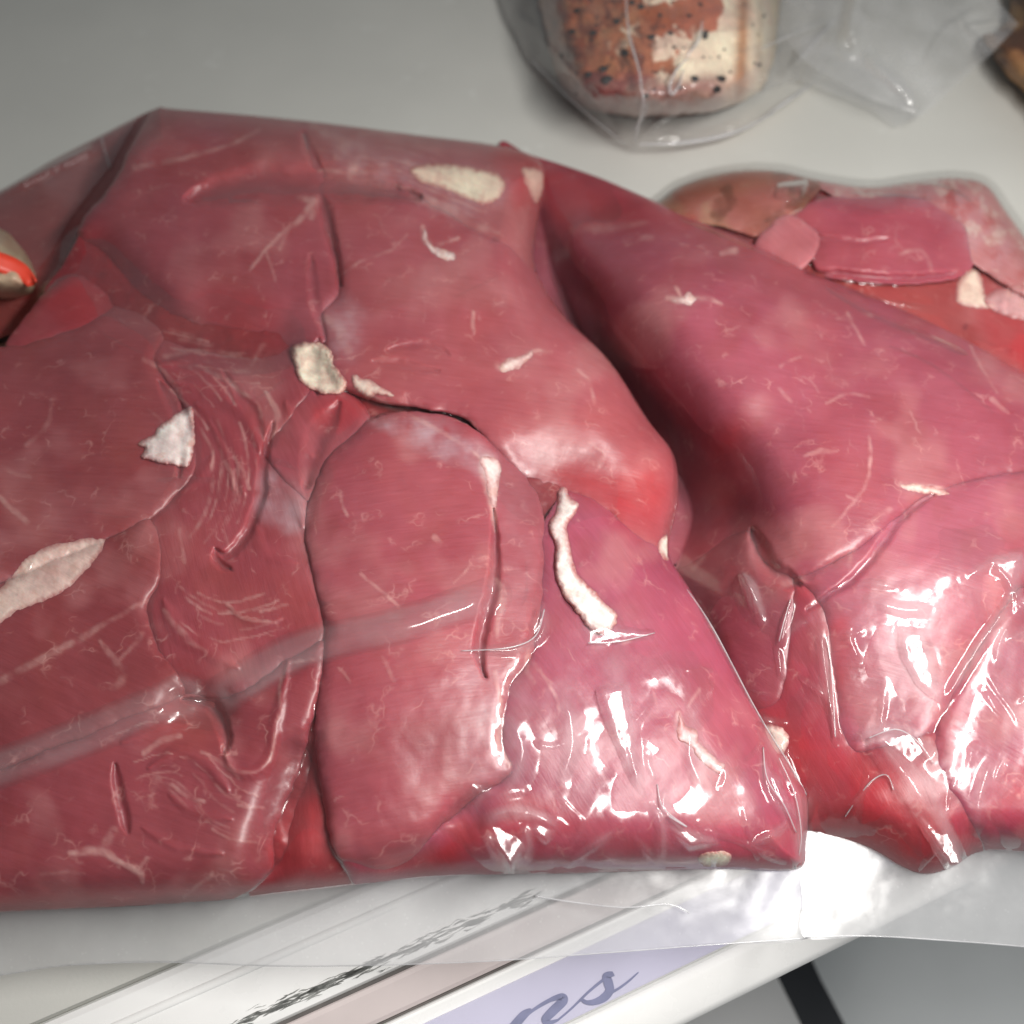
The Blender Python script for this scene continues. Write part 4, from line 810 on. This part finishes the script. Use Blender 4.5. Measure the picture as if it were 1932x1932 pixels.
# ------------------------------------------------------------------ the seasoned bacon piece in its loose bag
S2 = 2.5
gu = np.arange(880, 1960, S2); gv = np.arange(-220, 330, S2); U, V = np.meshgrid(gu, gv); us, vs_, S = gu, gv, S2
WU = U + 5 * fbm(U, V, 50, 101) + 2 * fbm(U, V, 14, 102); WV = V + 5 * fbm(U, V, 50, 103) + 2 * fbm(U, V, 14, 104)
rb = empty('bacon_pack', tuple(P(1250, 120, 0.0)))
tag(rb, 'peppered bacon joint with creamy fat side in a loose clear bag', 'bacon pack')
OB = [(985, -230), (1005, -100), (1015, 0), (1035, 90), (1052, 150), (1085, 190), (1150, 216), (1240, 222), (1330, 212), (1400, 192), (1438, 165), (1458, 115), (1472, 40), (1474, -100), (1470, -230)]
dB = rough_poly(OB); HB = tps([(1000, 0, .040), (1200, 0, .058), (1400, 0, .054), (1200, 150, .050), (1400, 140, .044), (1060, 150, .036), (1250, -200, .060), (1460, -100, .04), (1000, -200, .045)], U, V)
zb = .006 + (HB - .006 + .002 * fbm(U, V, 60, 105)) * prof(np.clip(dB, 0, None) / 60) + .0007 * fbm(U, V, 14, 106)
XU, XV = U + 18 * fbm(U, V, 26, 181, 4), V + 18 * fbm(U, V, 26, 183, 4)
n1_, n2_, n3_, n4_ = fbm(XU, XV, 70, 107), fbm(XU, XV, 40, 108, 4), fbm(XU, XV, 15, 110, 4), fbm(XU, XV, 42, 112, 5)
def lay(c, m, col): m = np.clip(m, 0, 1)[..., None]; return c * (1 - m) + m * np.array(col)
c = np.ones(U.shape + (3,)) * np.array([.93, .76, .58]) * (1 + .06 * n3_[..., None])
c = lay(c, sstep(1440, 1464, U) * .8, (.60, .42, .18))
c = lay(c, np.exp(-((U - 1404 + .05 * V + 5 * n2_) / 14) ** 2) * .85, (.42, .15, .045))
c = lay(c, np.exp(-((U - 1436 + 5 * n2_) / 7) ** 2) * .4, (.50, .27, .10))
c = lay(c, sstep(.05, .22, n4_ + .30 - np.abs(U - 1315) / 150 - np.clip((V - 70) / 160, -.2, 1)) * .9, (.46, .08, .022))        # paprika smear
c = lay(c, sstep(-.1, .15, n4_ + .5 * n1_ + (1235 - U) / 160) * .92, (.42, .105, .03))                                          # spice crust
c = lay(c, sstep(-.05, .2, n2_ + (1140 - U) / 180) * .8, (.24, .045, .02))
c = lay(c, sstep(.12, .4, n3_) * sstep(1260, 1200, U) * .55, (.46, .20, .09)); c = lay(c, sstep(.2, .42, -n3_) * sstep(1300, 1230, U) * .6, (.09, .025, .014))
c = lay(c, sstep(125, 165, V + 22 * n2_) * sstep(1400, 1345, U) * .8, (.27, .075, .075)); c = lay(c, sstep(.1, .35, n2_) * sstep(140, 180, V) * sstep(1400, 1345, U) * .6, (.42, .26, .20))
BAC = meat_material('cured_bacon', sss=.08, rough=.35, coat=.7, vein=0)
body = grid_mesh('bacon_joint', dB, zb, BAC, rb, U, V, np.clip(c, .01, 1)); body['fibre_angle'] = 1.5; body['label'] = 'peppered bacon joint, red crust and cream fat'
# peppercorn pieces stuck to it
PEP = solid('black_pepper', (.022, .02, .02), .6, .4, 600.0)
rp = random.Random(8); vs, fs = [], []
ico = [(0, 0, 1), (.89, 0, .45), (.28, .85, .45), (-.72, .53, .45), (-.72, -.53, .45), (.28, -.85, .45), (.72, .53, -.45), (-.28, .85, -.45), (-.89, 0, -.45), (-.28, -.85, -.45), (.72, -.53, -.45), (0, 0, -1)]
icf = [(0, 1, 2), (0, 2, 3), (0, 3, 4), (0, 4, 5), (0, 5, 1), (1, 6, 2), (2, 7, 3), (3, 8, 4), (4, 9, 5), (5, 10, 1), (2, 6, 7), (3, 7, 8), (4, 8, 9), (5, 9, 10), (1, 10, 6), (6, 11, 7), (7, 11, 8), (8, 11, 9), (9, 11, 10), (10, 11, 6)]
spots = [(1080, 60, 8), (1110, 140, 9), (1165, 40, 8), (1230, 70, 7), (1210, 12, 7), (1192, 5, 8), (1322, 8, 5), (1180, 100, 9), (1120, 62, 7), (1140, 130, 10), (1146, 150, 12), (1330, 70, 8), (1300, 30, 6), (1265, 62, 6), (1360, 148, 9), (1352, 168, 9), (1310, 148, 8), (1440, 30, 5), (1432, 122, 5), (1220, 180, 7), (1330, 62, 7), (1060, 105, 7), (1090, 20, 8), (1245, 28, 5)]
for k in range(70): spots.append((rp.gauss(1160, 90), rp.uniform(-150, 190), rp.uniform(2, 4.5)))
for k in range(24): spots.append((rp.uniform(1250, 1460), rp.uniform(-150, 180), rp.uniform(1.8, 3.5)))
for (x, y, s) in spots:
    i, j = int((y - gv[0]) / S2), int((x - gu[0]) / S2)
    if not (0 <= i < U.shape[0] and 0 <= j < U.shape[1]) or dB[i, j] < 10: continue
    cpt = P(x, y, zb[i, j] + .0003); b = len(vs); rr = s * .00026
    for qx in ico: vs.append(cpt + np.array([qx[0] * rr * rp.uniform(.7, 1.3), qx[1] * rr * rp.uniform(.7, 1.3), qx[2] * rr * .6]))
    fs += [tuple(b + a for a in f_) for f_ in icf]
pp = mesh_py('pepper_crumb', vs, fs, PEP, rb); tag(pp, 'cracked black pepper', kind='stuff')
# loose bag over it
OFB = [(900, -230), (925, -60), (960, 40), (1000, 118), (1060, 180), (1120, 232), (1170, 268), (1196, 284), (1260, 276), (1340, 262), (1400, 244), (1460, 214), (1520, 176), (1560, 130), (1585, 70), (1600, -20), (1610, -230)]
dFB = sdf(np.array(OFB, float), U, V)
WR = np.zeros(U.shape)
for pts, wd, h in [([(1172, -60), (1182, 60), (1204, 140), (1210, 200), (1195, 280)], [8, 10, 12, 8], 3.0), ([(1225, 130), (1214, 190), (1180, 240)], 8, 2.2), ([(1290, 106), (1272, 140), (1266, 172), (1280, 150)], 7, 2.4), ([(1325, 20), (1318, 70), (1294, 108)], 8, 2.2), ([(1190, 280), (1240, 230), (1280, 210)], 10, 2.2), ([(1190, 276), (1120, 226), (1040, 160)], 10, 2.0),
                   ([(1205, 272), (1330, 262), (1440, 222), (1540, 150)], 12, 3.0), ([(1580, 30), (1520, 100), (1470, 190)], 12, 3.2), ([(1380, 110), (1480, 70), (1580, 32)], 10, 2.2), ([(1500, 150), (1450, 200), (1400, 240)], 12, 2.4), ([(1010, 60), (1080, 140), (1180, 260)], 12, 2.0), ([(1090, -60), (1130, 60), (1150, 160)], 14, 1.5)]: ridge(pts, wd, h * mm)
rimB = .003 * np.ones(U.shape)
Zb = np.where(dB > 0, zb, -1.0)
FB = membrane(Zb, dFB, rimB, 160, .9)
FB = blur(FB, 1) + WR + .0012 + .0012 * np.clip(1 - np.abs(fbm(U, V, 80, 121, 2)) * 2.5, 0, 1)
ff = grid_mesh('film', dFB, FB, LOOSE, rb, U, V); ff['label'] = 'loose clear bag with creases'
TAILM = film_material('bag_tail_film', rough=0.16, refl=1.6, haze=0.22, bump=0.06, bscale=50.0)
GLINTM = film_material('fold_glint', rough=0.12, refl=3.5, haze=0.45, bump=0.05)  # whitish tubes paint the bright highlights along the bag creases
def glint_crease(root, pts, zs, r, n=6):
    p = catmull(pts, False, 8); z = np.interp(np.linspace(0, 1, len(p)), np.linspace(0, 1, len(zs)), zs)
    m = len(p); X = P(p[:, 0], p[:, 1], z) - origin(root)
    o = tube('fold_glint', X, r, GLINTM, None, n, True, [r * (.25 + .75 * math.sin(math.pi * (k + .5) / m)) for k in range(m)]); o.parent = root
def zat(F, x, y): return F[min(max(int((y - gv[0]) / S2), 0), F.shape[0] - 1), min(max(int((x - gu[0]) / S2), 0), F.shape[1] - 1)]
for pts, r in [([(1205, 272), (1270, 271), (1340, 262), (1400, 244), (1460, 212)], .0012), ([(1440, 222), (1500, 180), (1530, 160)], .0010), ([(1180, -20), (1186, 60), (1202, 120), (1212, 160)], .0006), ([(1206, 150), (1214, 190), (1206, 230), (1196, 272)], .0007), ([(1226, 165), (1216, 215), (1190, 248)], .0008),
               ([(1325, 40), (1318, 75), (1296, 106)], .0006), ([(1300, 108), (1278, 130), (1264, 160), (1268, 178), (1282, 160), (1290, 130)], .0007), ([(1578, 34), (1548, 68), (1505, 118)], .0010), ([(1000, 110), (1080, 190), (1180, 272)], .0006), ([(1390, 112), (1480, 72), (1575, 34)], .0005)]:
    glint_crease(rb, pts, [zat(FB, x, y) + .0004 for x, y in pts], r)
# its empty tail folded to the right
def tail(pts, zc, seed, ridges, name='bag_tail', amp=.002):
    global WR
    d = sdf(np.array(pts, float), U, V); WR = np.zeros(U.shape)
    for a, b_, h in ridges: ridge(a, b_, h * mm)
    z = tps(zc, U, V) + amp * fbm(U, V, 130, seed, 2) + WR
    o = grid_mesh(name, d, z, TAILM, rb, U, V); o['label'] = 'empty folded end of the clear bag'
tail([(1500, -215), (1850, -215), (1880, 0), (1922, 46), (1868, 104), (1742, 218), (1640, 186), (1520, 118), (1470, 60)], [(1500, -200, .035), (1850, -200, .03), (1915, 46, .028), (1740, 210, .016), (1520, 110, .022), (1700, 60, .036)], 131,
     [([(1640, -60), (1612, 20), (1600, 90)], 30, 6), ([(1860, 10), (1780, 60), (1740, 140)], 14, 2.5), ([(1900, 40), (1820, 50)], 8, 2), ([(1870, 100), (1830, 60), (1800, 20)], 8, 2.2), ([(1620, 90), (1680, 150), (1740, 205)], 20, 2.5), ([(1880, 10), (1870, 60), (1840, 100)], 9, 2)], amp=.003)
tail([(1470, 60), (1560, 80), (1700, 140), (1740, 216), (1690, 240), (1640, 205), (1505, 150), (1440, 170)], [(1470, 60, .010), (1740, 216, .006), (1500, 150, .006), (1640, 205, .004)], 133, [([(1500, 140), (1640, 196), (1720, 225)], 12, 1.6)], amp=.001)

# brown smoked piece in the corner behind
S3 = 4.0
def lump(name, pts, ztop, zfl, cols, mat, seed, r=50, wob=6, parent=None, bb=None):
    global U, V, us, vs_, S, WU, WV
    p = np.array(pts, float); us = np.arange(p[:, 0].min() - 12, p[:, 0].max() + 12, S3); vs_ = np.arange(p[:, 1].min() - 12, p[:, 1].max() + 12, S3); S = S3
    U, V = np.meshgrid(us, vs_); WU = U + wob * fbm(U, V, 40, seed); WV = V + wob * fbm(U, V, 40, seed + 1)
    d = rough_poly(pts); z = zfl + (ztop - zfl) * prof(np.clip(d, 0, None) / r) + .001 * fbm(U, V, 30, seed + 3)
    a, b_ = np.array(cols[0]), np.array(cols[1]); t = sstep(-.1, .35, fbm(U, V, 40, seed + 5))[..., None]
    o = grid_mesh(name, d, z, mat, parent, U, V, a * (1 - t) + b_ * t); o['fibre_angle'] = .5
    return o
SMO = meat_material('smoked_rind', sss=.05, rough=.55, coat=.1, vein=0)
o = lump('smoked_ham', [(1852, 70), (1882, 60), (1905, 20), (1915, -120), (2100, -160), (2240, 60), (2240, 330), (2050, 300), (1955, 200), (1890, 128)], .03, .003, ((.30, .16, .07), (.10, .05, .03)), SMO, 141, 60)
tag(o, 'brown smoked joint at the shelf back beside the empty bag tail', 'ham')
# beige pack with a red edge peeping out at the left
rl = empty('sausage_pack', tuple(P(-20, 490, 0.0)))
tag(rl, 'beige wrapped sausage with a bright red band beside the dark pork flank', 'sausage')
WRAP = meat_material('beige_casing', sss=.05, rough=.35, coat=.4, vein=0)
o = lump('casing', [(-260, 380), (-100, 400), (0, 432), (28, 452), (58, 490), (70, 530), (60, 556), (20, 566), (-60, 560), (-260, 540)], .052, .006, ((.58, .44, .30), (.44, .32, .20)), WRAP, 151, 46, 2, rl)
RED = solid('red_band', (.72, .06, .03), .4, .1, 100.0)
vs, fs = [], []
bandp = catmull([(-240, 452), (-60, 478), (5, 496), (40, 512), (66, 534)], False, 8)
for k, (x, y) in enumerate(bandp):
    for t in (0, .33, .66, 1):
        wdt = 19 if k < len(bandp) - 5 else 19 * (len(bandp) - k) / 6
        zz = .0585 - .004 * t - .010 * max(0, (x + 10) / 80)
        vs.append(P(x, y - wdt + 2 * wdt * t, zz))
for k in range(len(bandp) - 1):
    for t in range(3): fs.append((4 * k + t, 4 * k + t + 1, 4 * k + t + 5, 4 * k + t + 4))
b_ = mesh_py('red_band', vs, fs, RED, rl, True); sol = b_.modifiers.new('thick', 'SOLIDIFY'); sol.thickness = .0008
